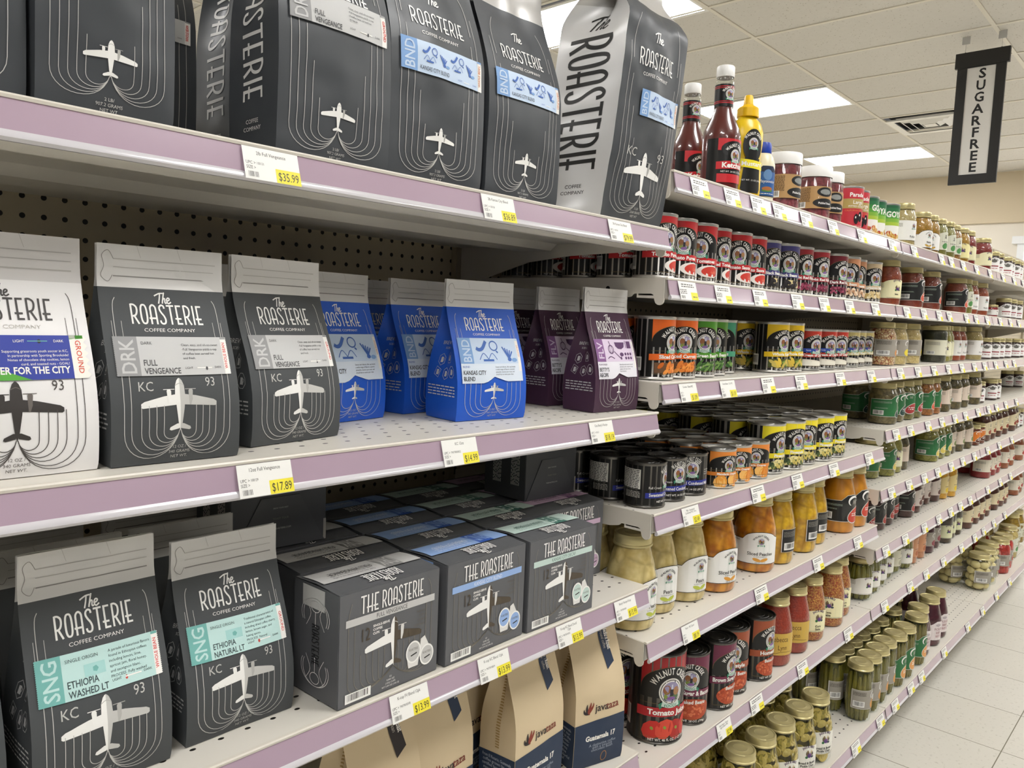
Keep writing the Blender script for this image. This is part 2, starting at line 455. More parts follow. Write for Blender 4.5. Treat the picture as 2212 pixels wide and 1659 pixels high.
STICK = {   # code, block colour, sheet colour, ink, small heading, name lines, right strip
 'drk': ('DRK', '9b9b9b', 'c9c9c8', '4a4a4c', 'DARK', ('FULL', 'VENGEANCE'), 'd8453c'),
 'sng': ('SNG', '74b4ad', 'bfdfdb', '38494c', 'SINGLE ORIGIN', None, 'd8453c'),
 'bnd': ('BND', '7fa6d8', 'c6d8ee', '3f68b5', 'BLEND', ('KANSAS CITY', 'BLEND'), 'd98a5a'),
 'flv': ('FLV', '8a5d92', 'dccbe0', '5a3663', 'FLAVORED', ("BETTY'S", 'RECIPE'), 'b08ab0')}
def sticker(art, kind, x0, y0, x1, y1, names=None, strip='WHOLE BEAN', body=(), wide=False):
    code, blk, sh, ink, head, nm, red = STICK[kind]
    nm = names or nm
    w, h = x1 - x0, y1 - y0
    mb, ms, mi, mw = M(blk, .6), M(sh, .6), M(ink, .6), M('f3f1ec', .6)
    bw = (.19 if not wide else .17) * w
    art.rect(x0, y0, x1, y1, ms); zigzag(art, x0, y0, y1, h * .02, mb, -1)
    art.up(1); art.rect(x0, y0, x0 + bw, y1, mb)
    art.rect(x1 - .055 * w, y0, x1, y1, mw); zigzag(art, x1, y0, y1, h * .02, mw, 1)
    art.up(1)
    art.text(code, x0 + bw * .82, y0 + h * .5, bw * .62, M(sh, .6), rot=PI / 2, bold=1, wmax=h * .86)
    gr = strip == 'GROUND'
    art.text(strip, x1 - (.038 if gr else .018) * w, (y0 + y1) / 2, .03 * w, M(red, .6), rot=-PI / 2 if gr else PI / 2, wmax=h * .7, bold=1)
    art.rect(x1 - .055 * w, y1 - .06 * h, x1, y1, mb)
    tx = x0 + bw + .03 * w
    if kind in ('drk', 'sng'):
        art.text(head, tx, y1 - h * .2, h * .075, mi, 'l')
        art.text(nm[0], tx, y0 + h * .26, h * .15, mi, 'l', xs=.75, bold=1); art.text(nm[1], tx, y0 + h * .05, h * .15, mi, 'l', xs=.75, bold=1)
        for i, s in enumerate(body): art.text(s, x0 + .565 * w, y1 - h * (.24 + .115 * i) + (.06 * h if len(body) > 4 else 0), h * .062, mi, 'l', wmax=.36 * w)
        art.text('LIGHT', x0 + .57 * w, y0 + h * .16, h * .055, mi, 'l'); art.text('DARK', x1 - .085 * w, y0 + h * .17, h * .055, mi, 'r')
        art.rect(x0 + .68 * w, y0 + h * .17, x0 + .82 * w, y0 + h * .2, mw)
        art.ell(x0 + (.77 if kind == 'drk' else .69) * w, y0 + h * .17, .011 * w, h * .05, mi if kind == 'drk' else M('cf4a3f', .6), 10)
        if kind == 'sng': art.rect(x0 + .36 * w, y0 + h * .42, x0 + .53 * w, y0 + h * .68, M('a5d3cf', .6)); art.up(.5); art.ell(x0 + .45 * w, y0 + .55 * h, .025 * w, .07 * h, M('74b4ad', .6), 5); art.lay -= .5
    elif wide:
        flavour_pictures(art, tx, y0 + h * .34, x1 - .1 * w, y1 - h * .1, mi, mb, 2)
        art.text('KANSAS CITY BLEND', tx, y0 + h * .1, h * .13, M('3a3f48', .6), 'l', xs=.7, wmax=.4 * w)
        art.text('LIGHT', x0 + .66 * w, y0 + h * .1, h * .05, mi, 'l'); art.rect(x0 + .74 * w, y0 + .11 * h, x0 + .82 * w, y0 + .13 * h, mw); art.text('DARK', x1 - .08 * w, y0 + h * .1, h * .05, mi, 'r')
    art.lay -= 2

def pack_front(art, w, H, kind, code, ink='f1f0ec', ink2='c6c5c1', **kw):
    """front print of a pouch; w width of the face, H height up to the silver band"""
    a, b, c = M(ink, .45), M(ink2, .45), M({'w': '8a8a8a'}.get(kind, 'b4b3af') if kind != 'white' else '6b6560', .45)
    if kind == 'white': a, b = M('3a3634', .5), M('4c4744', .5)
    yl = kw.get('yl', .685 if kw.get('lay') == 'big' else .785) * H
    script_the(art, -.02 * w, yl + .118 * H, .062 * H if kw.get('lay') != 'big' else .05 * H, a)
    hl = .112 * H if kw.get('lay') != 'big' else .075 * H
    deco(art, 'ROASTERIE', 0, yl, hl, a, wid=.56 * w)
    art.text('COFFEE COMPANY', 0, yl - .042 * H, .019 * H if kw.get('lay') != 'big' else .016 * H, M('b9b5ae', .5) if kind == 'white' else a, wmax=.40 * w, xs=1.35)
    lw = .0050 * w
    if kw.get('lay') == 'big':                                   # two pound bags: a small plane low on the face
        ph = kw.get('ph', .12) * H; pt = kw.get('pt', .12) * H
        plane(art, 0, pt, ph, a, a, c)
        L = [(w * (.17 + .06 * i), pt + H * (.12 + .14 * i)) for i in range(5)]
        streams(art, 0, pt, L, .50, b, lw * .8)
        for k in (-1, 1): art.line(smooth_path([(k * .30 * w, H * .93), (k * .36 * w, H * .86), (k * .37 * w, H * .72)], 5), lw, b)
        art.text('2 LB/' if w < .16 else '5 LB/', 0, .052 * H, .011 * H, b); art.text('907.2 GRAMS' if w < .16 else '2268 GRAMS', 0, .034 * H, .011 * H, b); art.text('NET WT', 0, .016 * H, .011 * H, b)
    else:
        ph = kw.get('ph', .30) * H; pt = kw.get('pt', .185) * H
        small = kw.get('small', False)
        plane(art, 0, pt, ph, a, b if kind != 'white' else a, c)
        if not small:
            art.text('KC', -.25 * w, pt + ph * .77, .052 * H, b, xs=.85); art.text('93', .25 * w, pt + ph * .83, .052 * H, b, xs=.85)
            L = [(w * (.125 + .055 * i), pt + ph * .5) for i in range(4)] + [(w * .36, H * .66), (w * .41, H * .66)]
        else:
            L = [(w * (.19 + .07 * i), H * (.33 if i < 3 else .36)) for i in range(4)]
        streams(art, 0, pt, L, .62, b, lw)
        for k in (-1, 1):
            art.line(smooth_path([(k * .385 * w, H * .93), (k * .41 * w, H * .86), (k * .41 * w, H * .55)], 5), lw, b)
            art.line([(k * .43 * w, H * .80), (k * .43 * w, H * .55)], lw * .7, b); art.line([(k * .36 * w, H * .80), (k * .36 * w, H * .55)], lw * .7, b)
        for i, t in enumerate(('12 OZ /', '340 GRAMS', 'NET WT.')): art.text(t, 0, H * (.085 - .028 * i), .017 * H, c)

def notch_sheet(w, H, x0, y0, x1, y1, mid):
    """outline of the label with a peaked notch over the plane"""
    return [(x0, y0), (-.16 * w, y0), (-.10 * w, y0 + .012 * H), (0, y0 + mid), (.16 * w, y0 + .018 * H), (.2 * w, y0 + .012 * H), (x1, y0 + .012 * H), (x1, y1), (x0, y1)]
def tall_label(art, kind, w, H, strip):
    code, blk, sh, ink, head, nm, red = STICK[kind]
    x0, x1, y0, y1 = -.44 * w, .44 * w, .33 * H, .72 * H
    mb, ms, mi, mk = M(blk, .6), M(sh, .6), M(ink, .6), M('33363d', .6)
    art.poly(notch_sheet(w, H, x0, y0, x1, y1, .055 * H), M('e9e7ee' if kind == 'flv' else 'dce6f2', .6))
    zigzag(art, x0, y0, y1, .004 * w * 1.6, mb, -1); zigzag(art, x1, y0 + .012 * H, y1, .004 * w * 1.6, ms, 1)
    art.up(1); art.rect(x0, y0 + .17 * H, x1, y1, ms)
    art.up(1); art.rect(x0, y0 + .17 * H, x0 + .17 * w, y1, mb); art.rect(x1 - .045 * w, y0 + .1 * H, x1, y1 - .02 * H, M('f2eee8', .6))
    art.up(1)
    art.text(code, x0 + .145 * w, y0 + .28 * H, .105 * w, ms, rot=PI / 2, bold=1, wmax=.19 * H)
    art.text(strip, x1 - .034 * w, y0 + .28 * H, .022 * w, M(red, .6), rot=-PI / 2, wmax=.12 * H)
    if kind == 'flv': baking_pictures(art, x0 + .19 * w, y0 + .18 * H, x1 - .05 * w, y1 - .01 * H, mi)
    else: flavour_pictures(art, x0 + .19 * w, y0 + .18 * H, x1 - .06 * w, y1 - .01 * H, mi, mb, 1)
    art.text(head, x0 + .02 * w, y0 + .135 * H, .016 * H, mi, 'l')
    art.text(nm[0], x0 + .02 * w, y0 + .075 * H, .037 * H, mk, 'l', xs=.72, bold=1); art.text(nm[1], x0 + .02 * w, y0 + .022 * H, .037 * H, mk, 'l', xs=.72, bold=1)
    for i, s in enumerate(('Sweet and vibrant, this cup boasts', 'a wide range of flavors: caramel,', 'pistachio, buttery pie crust, and', 'dried fruit to name just a few.') if kind == 'bnd' else ('Dark flavored caramel, toasted', 'almonds, with complex honey,', 'ginger and sweet cherry', 'like cinnamon.')):
        art.text(s, x0 + .46 * w, y0 + (.135 - .022 * i) * H, .0125 * H, mk, 'l', wmax=.36 * w)
    art.lay -= 3

# ---------------------------------------------------------------- pouches
def pouch(w, d, h, band, top, body, side, lean=.0, seed=1, crush=1.0, start=.30, fin=.86, tilt=0.0):
    """returns mesh and the mapping of its front and left faces. band: height where the silver top begins (fraction)"""
    def D(t):
        if t < .03: return d / 2 * (.97 + t)
        if t < start: return d / 2 * (1 + .05 * math.sin(PI * t / start * .9))
        if t < fin:
            u = (t - start) / (fin - start); u = u * u * (3 - 2 * u) * .55 + u * .45
            return d / 2 * (1 - u) + .0022 * u
        return .0022
    def W(t): return w / 2 * (1 - .03 * max(0, t - .2) - (.012 if t < .02 else 0))
    def nz(x, z, s):
        v = Vector((x * 14 + seed * 7.1, s * 3.3 + seed, z * 14))
        q = noise.noise(v) * .0016 + noise.noise(v * 2.7) * .0007
        if z / h > .80: q *= 1.9
        return q * crush
    cant = lambda t: tilt * t * h
    def F(x, z, off):
        t = min(1, max(0, z / h)); k = min(1, abs(x) / max(1e-4, W(t)))
        bul = .05 * d * math.sin(PI * min(1, t / .8)) * (1 - k * k)
        return Vector((x * W(t) / (w / 2), -D(t) - bul - off + nz(x, z, 0) * (1 - .6 * k ** 4) + cant(t), z))
    def G(t): return min(W(t) * .8, d * .42 * max(0, (t - start * .9) / (fin - start)) ** 1.1) if t > start * .9 else 0
    def L(u, z, off):                       # left face, u from -1 (front) to 1 (back)
        t = min(1, max(0, z / h)); g = G(t) * (1 - abs(u))
        return Vector((-W(t) + g - off + nz(u * .03, z, 5) * (1 - u * u), u * D(t) * .995 + cant(t), z))
    def Rr(u, z, off):
        p = L(u, z, off); return Vector((-p.x, p.y, p.z))
    def B(x, z, off):
        p = F(x, z, off); t = z / h; return Vector((p.x, 2 * cant(t) - p.y, p.z))
    bm = bmesh.new(); nt, nu, ns = 46, 20, 10
    rings = []
    for i in range(nt + 1):
        t = i / nt; z = t * h; hw = w / 2; R = []
        for j in range(nu): R.append((F(-hw + w * j / nu, z, 0), 0))
        for j in range(ns): R.append((Rr(-1 + 2 * j / ns, z, 0), 1))
        for j in range(nu): R.append((B(hw - w * j / nu, z, 0), 0))
        for j in range(ns): R.append((L(1 - 2 * j / ns, z, 0), 2))
        rings.append(([bm.verts.new(p) for p, _ in R], [k for _, k in R]))
    n = len(rings[0][0])
    for i in range(nt):
        for j in range(n):
            f = bm.faces.new((rings[i][0][j], rings[i][0][(j + 1) % n], rings[i + 1][0][(j + 1) % n], rings[i + 1][0][j]))
            f.material_index = 0 if (i + .5) / nt > band else (2 if rings[i][1][j] and side else 1)
    f = bm.faces.new(rings[0][0][::-1]); f.material_index = 1
    f = bm.faces.new(rings[-1][0])
    me = bm_done('pouch', bm, [top, body] + ([side] if side else []))
    return me, F, L
def zip_band(art, w, h, band, m, m2):
    """pressed lines of the zip and the tear notch on the silver top"""
    z0 = band * h; z1 = h
    zz = z0 + (z1 - z0) * .22
    for k, q in ((0, 1.4), (.22, .8), (.42, 1.0)): art.line([(-.38 * w, zz + (z1 - z0) * k), (.44 * w, zz + (z1 - z0) * k)], .0016 * w * 4 * q, m2 if k else m)
    x = -.42 * w; dz = (z1 - z0)
    art.line(smooth_path([(x + .04 * w, zz + .42 * dz), (x + .0 * w, zz + .62 * dz), (x - .045 * w, zz + .5 * dz), (x - .03 * w, zz + .24 * dz), (x - .05 * w, zz), (x, zz - .14 * dz), (x + .035 * w, zz + .02 * dz)], 5), .0045 * w, m)
    for q in (-.2, .12): art.line([(q * w, z1), (q * w + .004, z1 - dz * .3)], .003 * w, m2)
CHAR = M('46494b', .62); SILV = M('d4d2cf', .42, .15); SILV2 = M('c9c7c4', .32, .45); GREYL = M('b0ada8', .5); GREYD = M('8b8884', .5)
BODY = {'drk': ('drk', CHAR), 'sng': ('sng', CHAR), 'blue': ('bnd', M('1d5bc9', .5)), 'plum': ('flv', M('45283f', .55)), 'white': ('drk', M('e9e7e6', .5)), 'purple': ('flv', CHAR)}
def coffee_pouch(kind, label, x, y, z, yaw=0, names=None, strip='WHOLE BEAN', body=(), group=None, seed=1, dims=(.128, .078, .20), tilt=0.0, prints=True):
    t = thing('coffee_pouch', label, 'coffee bag', (x, y, z), math.radians(yaw), group)
    w, d, h = dims; band = .815
    st, bm_ = BODY[kind]
    top = SILV if kind != 'white' else M('cfccca', .45)
    me, F, L = pouch(w, d, h, band, top, bm_, None, seed=seed, tilt=tilt)
    link('pouch', me, t)
    H = band * h
    a = Art(); zip_band(a, w, h, band, GREYD if kind != 'white' else GREYL, GREYL if kind != 'white' else M('aaa7a4', .5)); a.build('zip_seal', F, t, cx=w / 20, cy=h / 46)
    if not prints: return t
    a = Art(); pack_front(a, w, H, kind if kind == 'white' else 'x', st, small=kind in ('blue', 'plum'), ph=.15 if kind in ('blue', 'plum') else .30, pt=.185)
    a.build('printed_front', F, t, cx=w / 20, cy=h / 46, base=.0003)
    a = Art()
    if kind in ('blue', 'plum'): tall_label(a, st, w, H, strip)
    elif kind == 'white':
        x0, x1, y0, y1 = -.44 * w, .45 * w, .49 * H, .71 * H
        a.rect(x0, y0, x1, y1, M('2f3f9c', .6)); a.up(1)
        a.poly([(x0, y0), (.1 * w, y0), (x0, y0 + .16 * H)], M('57a83c', .6)); a.rect(x1 - .09 * w, y0, x1, y1, M('f1efe6', .6)); zigzag(a, x1, y0, y1, .003, M('f1efe6', .6), 1); a.rect(x1 - .09 * w, y1 - .02 * H, x1, y1, M('57a83c', .6))
        a.up(1); a.text('SOCCER FOR THE CITY', x1 - .11 * w, y0 + .03 * H, .034 * H, WHITE, 'r', bold=2, xs=.85, wmax=.74 * w)
        for i, s in enumerate(('Supporting grassroots youth soccer in KC,', 'in partnership with Sporting Brookside!', 'Notes of chocolate chip cookies, lemon', 'curd, and toasted nuts - GOAL!')): a.text(s, x1 - .11 * w, y0 + (.135 - .021 * i) * H, .0125 * H, WHITE, 'r', wmax=.6 * w)
        a.text('LIGHT', .05 * w, y1 - .035 * H, .013 * H, WHITE); a.text('DARK', .29 * w, y1 - .035 * H, .013 * H, WHITE); a.rect(.1 * w, y1 - .031 * H, .22 * w, y1 - .027 * H, M('6fb3b0', .6)); a.ell(.17 * w, y1 - .03 * H, .0014, .0018, BLACK, 8)
        a.text('GROUND', x1 - .055 * w, (y0 + y1) / 2, .035 * w, M('d8553c', .6), rot=-PI / 2, bold=1)
    else: sticker(a, st, -.44 * w, .50 * H, .44 * w, .715 * H, names, strip, body)
    lb = a.build('paper_label', F, t, cx=w / 20, cy=h / 46, base=.0011)
    lb['label'] = {'drk': 'grey paper label', 'sng': 'mint green paper label', 'blue': 'pale blue paper label', 'plum': 'lilac paper label', 'white': 'blue and green paper label', 'purple': 'lilac paper label'}[kind]
    # small white pictures and lines on the left gusset
    a = Art(); m = M('c9c8c6', .5)
    b = Art(); lw = .0007
    b.text('BREWING', 0, .655 * H, .0052, m, wmax=d * .62); b.text('SCIENCE', 0, .615 * H, .0030, m, wmax=d * .4)
    for uu, vv, q in ((-.010, .52, 6), (.012, .54, 5), (-.014, .41, 4), (.006, .40, 6), (.022, .42, 8)):
        cx, cy, r = uu, vv * H, .0075
        b.line([(cx + r * math.cos(2 * PI * e / q + .4), cy + r * 1.15 * math.sin(2 * PI * e / q + .4)) for e in range(q + 1)], lw, m)
        b.poly([(cx - .0028, cy - .004), (cx + .0028, cy - .004), (cx + .0020, cy + .0036), (cx - .0020, cy + .0036)], m); b.line([(cx + .002, cy + .003), (cx + .0045, cy + .001), (cx + .0028, cy - .002)], lw, m)
    for r in range(4):
        p = -.42 * d
        while p < .38 * d:
            q = min(.42 * d, p + random.uniform(.004, .011)); b.rect(p, (.285 - .026 * r) * H, q, (.285 - .026 * r) * H + .0016, m); p = q + .0018
    a.v = [(x * 2 / d, y, l) for x, y, l in b.v]; a.f = b.f; a.mats = b.mats
    a.build('side_print', lambda u, zz, o: L(-u, zz, o + .0001), t, cx=.2, cy=h / 46)
    return t
def big_pouch(label, x, y, z, yaw, dims, kind, silver_side=False, seed=1, faces=('front',), lab=(.50, .60), strip='WHOLE BEAN', tilt=0.0, band=.86, ph=.12, pt=.13, start=.50, fin=.93, lx0=-.42, yl=.685):
    w, d, h = dims
    t = thing('coffee_bag', label, 'coffee bag', (x, y, z), math.radians(yaw))
    foil = M('e8e7e6', .36, .12)
    me, F, L = pouch(w, d, h, band, SILV2, M('43464a', .42), foil if silver_side else None, seed=seed, crush=3.0 if silver_side else 1.9, start=start, fin=fin, tilt=tilt)
    link('pouch', me, t)
    H = band * h
    a = Art(); pack_front(a, w, H, 'x', 'x', lay='big', ph=ph, pt=pt, yl=yl)
    if w > .16: a.text('KC', -.22 * w, .295 * H, .04 * H, M('c6c5c1', .5)); a.text('93', .25 * w, .295 * H, .04 * H, M('c6c5c1', .5))
    a.build('printed_front', F, t, cx=w / 20, cy=h / 46, base=.0006, eps=.0002)
    a = Art(); sticker(a, kind, lx0 * w, lab[0] * H, .44 * w, lab[1] * H, None, strip, wide=True) if kind == 'bnd' else sticker(a, kind, -.42 * w, lab[0] * H, .44 * w, lab[1] * H, None, strip, ('Clean, easy, and oh-so-sweet', '-Full Vengeance yields a cup', 'of coffee best served hot', 'and fresh.'))
    lb = a.build('paper_label', F, t, cx=w / 20, cy=h / 46, base=.0016, eps=.0003); lb['label'] = 'pale blue paper label' if kind == 'bnd' else 'grey paper label'
    a = Art(); m = M('e6e4e0', .5) if not silver_side else M('232220', .5)
    sd = d * .5
    k = .30 if silver_side else .21; deco(a, 'ROASTERIE', 0, -k * sd * 2, 2 * k * sd * 2, m, wid=(.61 if silver_side else .58) * H); 
    b = Art(); b.v = [(v[1] / sd, .52 * H - v[0], v[2]) for v in a.v]; b.f = a.f; b.mats = a.mats
    script_b = Art(); script_the(script_b, 0, 0, .4, m)
    k0 = len(b.v); b.v += [(px * 1.0, .865 * H + py * .026 / .4, l) for px, py, l in script_b.v] if silver_side else []
    if silver_side: b.f += [(tuple(k0 + q for q in f), 0) for f, _ in script_b.f]
    for yy, s in ((.135, 'COFFEE'), (.105, 'COMPANY')):
        v, f, x0, x1 = glyphs(s, 0); k = .024 * H; kk = len(b.v)
        b.v += [((px - (x0 + x1) / 2) * k * 1.2 / sd, yy * H + py * k, 1.0) for px, py in v]; b.f += [(tuple(kk + q for q in g), 0) for g in f]
    # reader stands left of the bag: his right is the front edge
    b.build('side_lettering', lambda u, zz, o: L(-u, zz, o + .0001), t, cx=.2, cy=h / 46)
    return t

# ---------------------------------------------------------------- boxes of coffee cups and paper bags
BOXC = {'grey': ('c6c5c3', '8d8c8a', 'FULL VENGEANCE', 'DRK', '4b4b4b'), 'blue': ('93b1e0', '2f59b3', 'KANSAS CITY BLEND', 'BND', 'e8eefa'), 'mint': ('c6dad2', '46776a', 'KANSAS CITY DECAF', 'DCF', '53776d'), 'lilac': ('cfb2cb', '8a5d8c', "BETTY'S RECIPE", 'FLV', '6b4a6c')}
def cup_box(kind, label, x, y, z, yaw=0, group=None, full=True, dims=(.154, .088, .134)):
    """x, y: front left bottom corner"""
    w, d, h = dims
    t = thing('cup_box', label, 'coffee box', (x, y, z), math.radians(yaw), group)
    bm = bmesh.new(); box(bm, 0, w, 0, d, 0, h)
    bmesh.ops.bevel(bm, geom=bm.edges[:], offset=.0009, segments=2, affect='EDGES')
    me = bm_done('carton', bm, M('5e5f62', .42)); link('carton', me, t)
    bm = bmesh.new()                               # tucked lid, its left edge standing a little proud
    prism(bm, [(.004, h), (d * .5, h + .0035), (d - .002, h + .0012), (d - .002, h + .0005), (d * .5, h + .0024), (.004, h - .0002)], 'x', .0006, w - .0006)
    link('lid', bm_done('lid', bm, M('5e5f62', .42)), t)
    c1, c2, nm, code, ink = BOXC[kind]
    mc, m2, mi, mw = M(c1, .5), M(c2, .5), M(ink, .5), M('f3f2ee', .5)
    top = lambda px, py, o: Vector((px, py, h + .0034 * math.sin(PI * min(1, max(0, py / d))) + .0008 + o))
    a = Art(); f0, f1 = d * .38, d * .86
    a.rect(.003, f0, w - .002, f1, mc); a.up(1); a.rect(.62 * w, f0, .80 * w, f1, m2); a.up(1)
    a.text(code, .71 * w, f1 - .004, f1 - f0 - .010, mc, rot=PI, bold=1, wmax=.16 * w)
    a.text(nm, .36 * w, f0 + .026, .010, mi, rot=PI, xs=.8, wmax=.4 * w)
    for q in range(3): a.text('Clean, easy, and oh-so-sweet cup of coffee', .34 * w, f0 + .021 - .006 * q, .0035, mi, rot=PI, wmax=.4 * w)
    deco(a, 'ROASTERIE', .5 * w, d * .335, .019, mw, wid=.34 * w, rot=PI); script_the(a, .5 * w, d * .115, .010, mw, rot=PI)
    b = a.build('lid_print', top, t, cy=d / 8); b['label'] = 'band and lettering on the lid'
    if not full: return t
    fr = flat_map((0, -.0002, 0), (1, 0, 0), (0, 0, 1), (0, -1, 0))
    a = Art(); g1, g2, br = M('8b867d', .4, .6), M('6d675e', .4, .6), M('5f564b', .35, .7)
    for i in range(7):
        x1 = w * (.085 + .058 * i)
        for k in (-1, 1):
            cx = .5 * w + k * (.5 * w - x1)
            a.line([(cx, h * (.78 if i < 2 else .42)), (cx, h * (.2 + .02 * i))] + bez((cx, h * (.2 + .02 * i)), (cx, h * (.03 + .012 * i)), (.5 * w + k * .02, h * (.05 + .012 * i)), (.526 * w, h * .22), 10)[1:], .0007, g1)
    a.line(smooth_path([(.115 * w, h * .9), (.09 * w, h * .8), (.085 * w, h * .7)]), .0006, g1); a.line(smooth_path([(.87 * w, h * .93), (.905 * w, h * .85), (.915 * w, h * .7)]), .0006, g1)
    a.up(1); a.rect(.06 * w, h * .700, .945 * w, h * .765, mc); 
    px, pt, ph = .526 * w, .215 * h, .455 * h
    plane(a, px, pt, ph, mw, br, M('d8d6d2', .5))
    a.up(1)
    deco(a, 'THE', .28 * w, h * .785, .16 * h, mw, wid=.165 * w); deco(a, 'ROASTERIE', .61 * w, h * .785, .16 * h, mw, wid=.42 * w)
    a.text(nm, .5 * w, h * .714, .038 * h, mi, xs=.8, bold=0)
    a.text('12', .25 * w, h * .535, .115 * h, br, xs=.7)
    for i, s in enumerate(('SINGLE-SERVE', 'COFFEE', 'CUPS')): a.text(s, .315 * w, h * (.635 - .034 * i), .021 * h, mw, 'l', bold=2)
    for i, s in enumerate(('KANSAS', "CITY'S", 'COFFEE', 'COMPANY')): a.text(s, .855 * w, h * (.63 - .042 * i), .021 * h, g2, 'r')
    for i, s in enumerate(('12/', '0.045 OZ', '(12G) CUPS', 'WT 5.49 OZ (156 G)')): a.text(s, .5 * w, h * (.12 - .028 * i), .016 * h, mw)
    a.barcode(.065 * w, h * .03, .24 * w, h * .085, mw, BLACK)
    a.up(1)
    for cx, cy, r in ((.73 * w, .27 * h, .105 * h), (.875 * w, .2 * h, .10 * h)):
        a.poly([(cx - r * .8, cy), (cx + r * .8, cy), (cx + r * .55, cy - r * 1.35), (cx - r * .55, cy - r * 1.35)] if cx < .8 * w else [(cx - r * .3, cy + r * 1.9), (cx - r * .8, cy + r * 1.7), (cx - r * .9, cy), (cx + r * .4, cy + r * .6)], M('e3e1dd', .5))
        a.up(1); a.ell(cx, cy, r * .86, r, mw); a.up(.5); a.ell(cx, cy, r * .72, r * .85, mc); a.up(.5); a.text('ROASTERIE', cx, cy + r * .15, r * .22, g2, wmax=r); a.line([(cx - r * .3, cy - r * .3), (cx + r * .4, cy - r * .15)], r * .12, BLACK); a.lay -= 2
    a.build('front_print', fr, t)
    lf = flat_map((-.0002, d / 2, 0), (0, -1, 0), (0, 0, 1), (-1, 0, 0))
    a = Art(); a.rect(-.006 - d * .22, h * .80, d * .20, h * .985, mc)
    dk = M('2c2d2f', .3); 
    for s in (1, -1):
        cy = h * (.5 + s * .25)
        for r in (.21, .245):
            a.line([(r * d * 1.25 * math.cos(q), cy + s * (-.16 * h + .3 * h * (.5 + .5 * math.sin(q)))) for q in [PI * (-.15 + 1.3 * i / 20) for i in range(21)]], .0008, mw)
        a.line(sup(0, cy + s * .07 * h, .1 * d, .05 * h, 16, 2), .0007, mw); a.line([(0, cy + s * .02 * h), (0, cy - s * .1 * h)], .0007, mw)
        for k in (-1, 1): a.line(smooth_path([(k * .2 * d, cy + s * .1 * h), (k * .1 * d, cy), (k * .2 * d, cy - s * .12 * h)], 4), .0006, mw)
        a.poly([(-.02 * d, cy - s * .09 * h), (.02 * d, cy - s * .09 * h), (0, cy - s * .12 * h)], mw)
    b = Art(); deco(b, 'ROASTERIE', 0, -.07 * d, .16 * d, dk, wid=.36 * h)
    k0 = len(a.v); i0 = a.mi(dk); a.v += [(q[1], .48 * h - q[0], 2.0) for q in b.v]; a.f += [(tuple(k0 + q for q in f), i0) for f, _ in b.f]
    a.build('side_print', lf, t)
    return t
def end_box(label, x, y, z, yaw=0, dims=(.137, .10, .130)):
    """a cup box stood on its side so that the folded bottom faces out; x, y front left corner"""
    w, d, h = dims
    t = thing('cup_box', label, 'coffee box', (x, y, z), math.radians(yaw))
    bm = bmesh.new(); box(bm, 0, w, 0, d, 0, h); bmesh.ops.bevel(bm, geom=bm.edges[:], offset=.0009, segments=2, affect='EDGES')
    link('carton', bm_done('carton', bm, M('4b4c4f', .42)), t)
    bm = bmesh.new(); prism(bm, [(.02 * w, .0), (.98 * w, .0), (.7 * w, .52 * h), (.3 * w, .52 * h)], 'y', -.0012, .0004)
    link('bottom_flap', bm_done('bottom_flap', bm, M('515255', .42)), t)
    a = Art(); mw = M('cfcdc8', .5)
    a.rect(.32 * w, .80 * h, .72 * w, .865 * h, M('b4b0a8', .4, .4))
    a.rect(.97 * w, .0, 1.0 * w, .22 * h, M('b4b0a8', .4, .4))
    a.up(8); a.text('BREW YOUR NEST', .5 * w, .40 * h, .014 * h, mw); a.text('TOAST TOUR', .5 * w, .29 * h, .02 * h, M('8b867d', .5)); a.text('THEROASTERIE.COM', .5 * w, .19 * h, .017 * h, mw)
    a.build('front_print', flat_map((0, -.0002, 0), (1, 0, 0), (0, 0, 1), (0, -1, 0)), t)
    a = Art()
    for q in (-.28, .16):
        for r in range(7):
            b = Art(); b.wave_lines(-.36 * h, .36 * h, 0, .0022, 1, mw, seed=r * 3 + int(q * 100))
            k0 = len(a.v); i0 = a.mi(mw); a.v += [((q * d + .003 * r) + p[1], .55 * h + p[0], 1.0) for p in b.v]; a.f += [(tuple(k0 + e for e in f), i0) for f, _ in b.f]
    a.build('side_print', flat_map((-.0002, d / 2, 0), (0, -1, 0), (0, 0, 1), (-1, 0, 0)), t)
    return t
KRAFT = M('d4c09d', .75); NAVY = M('24344d', .6)
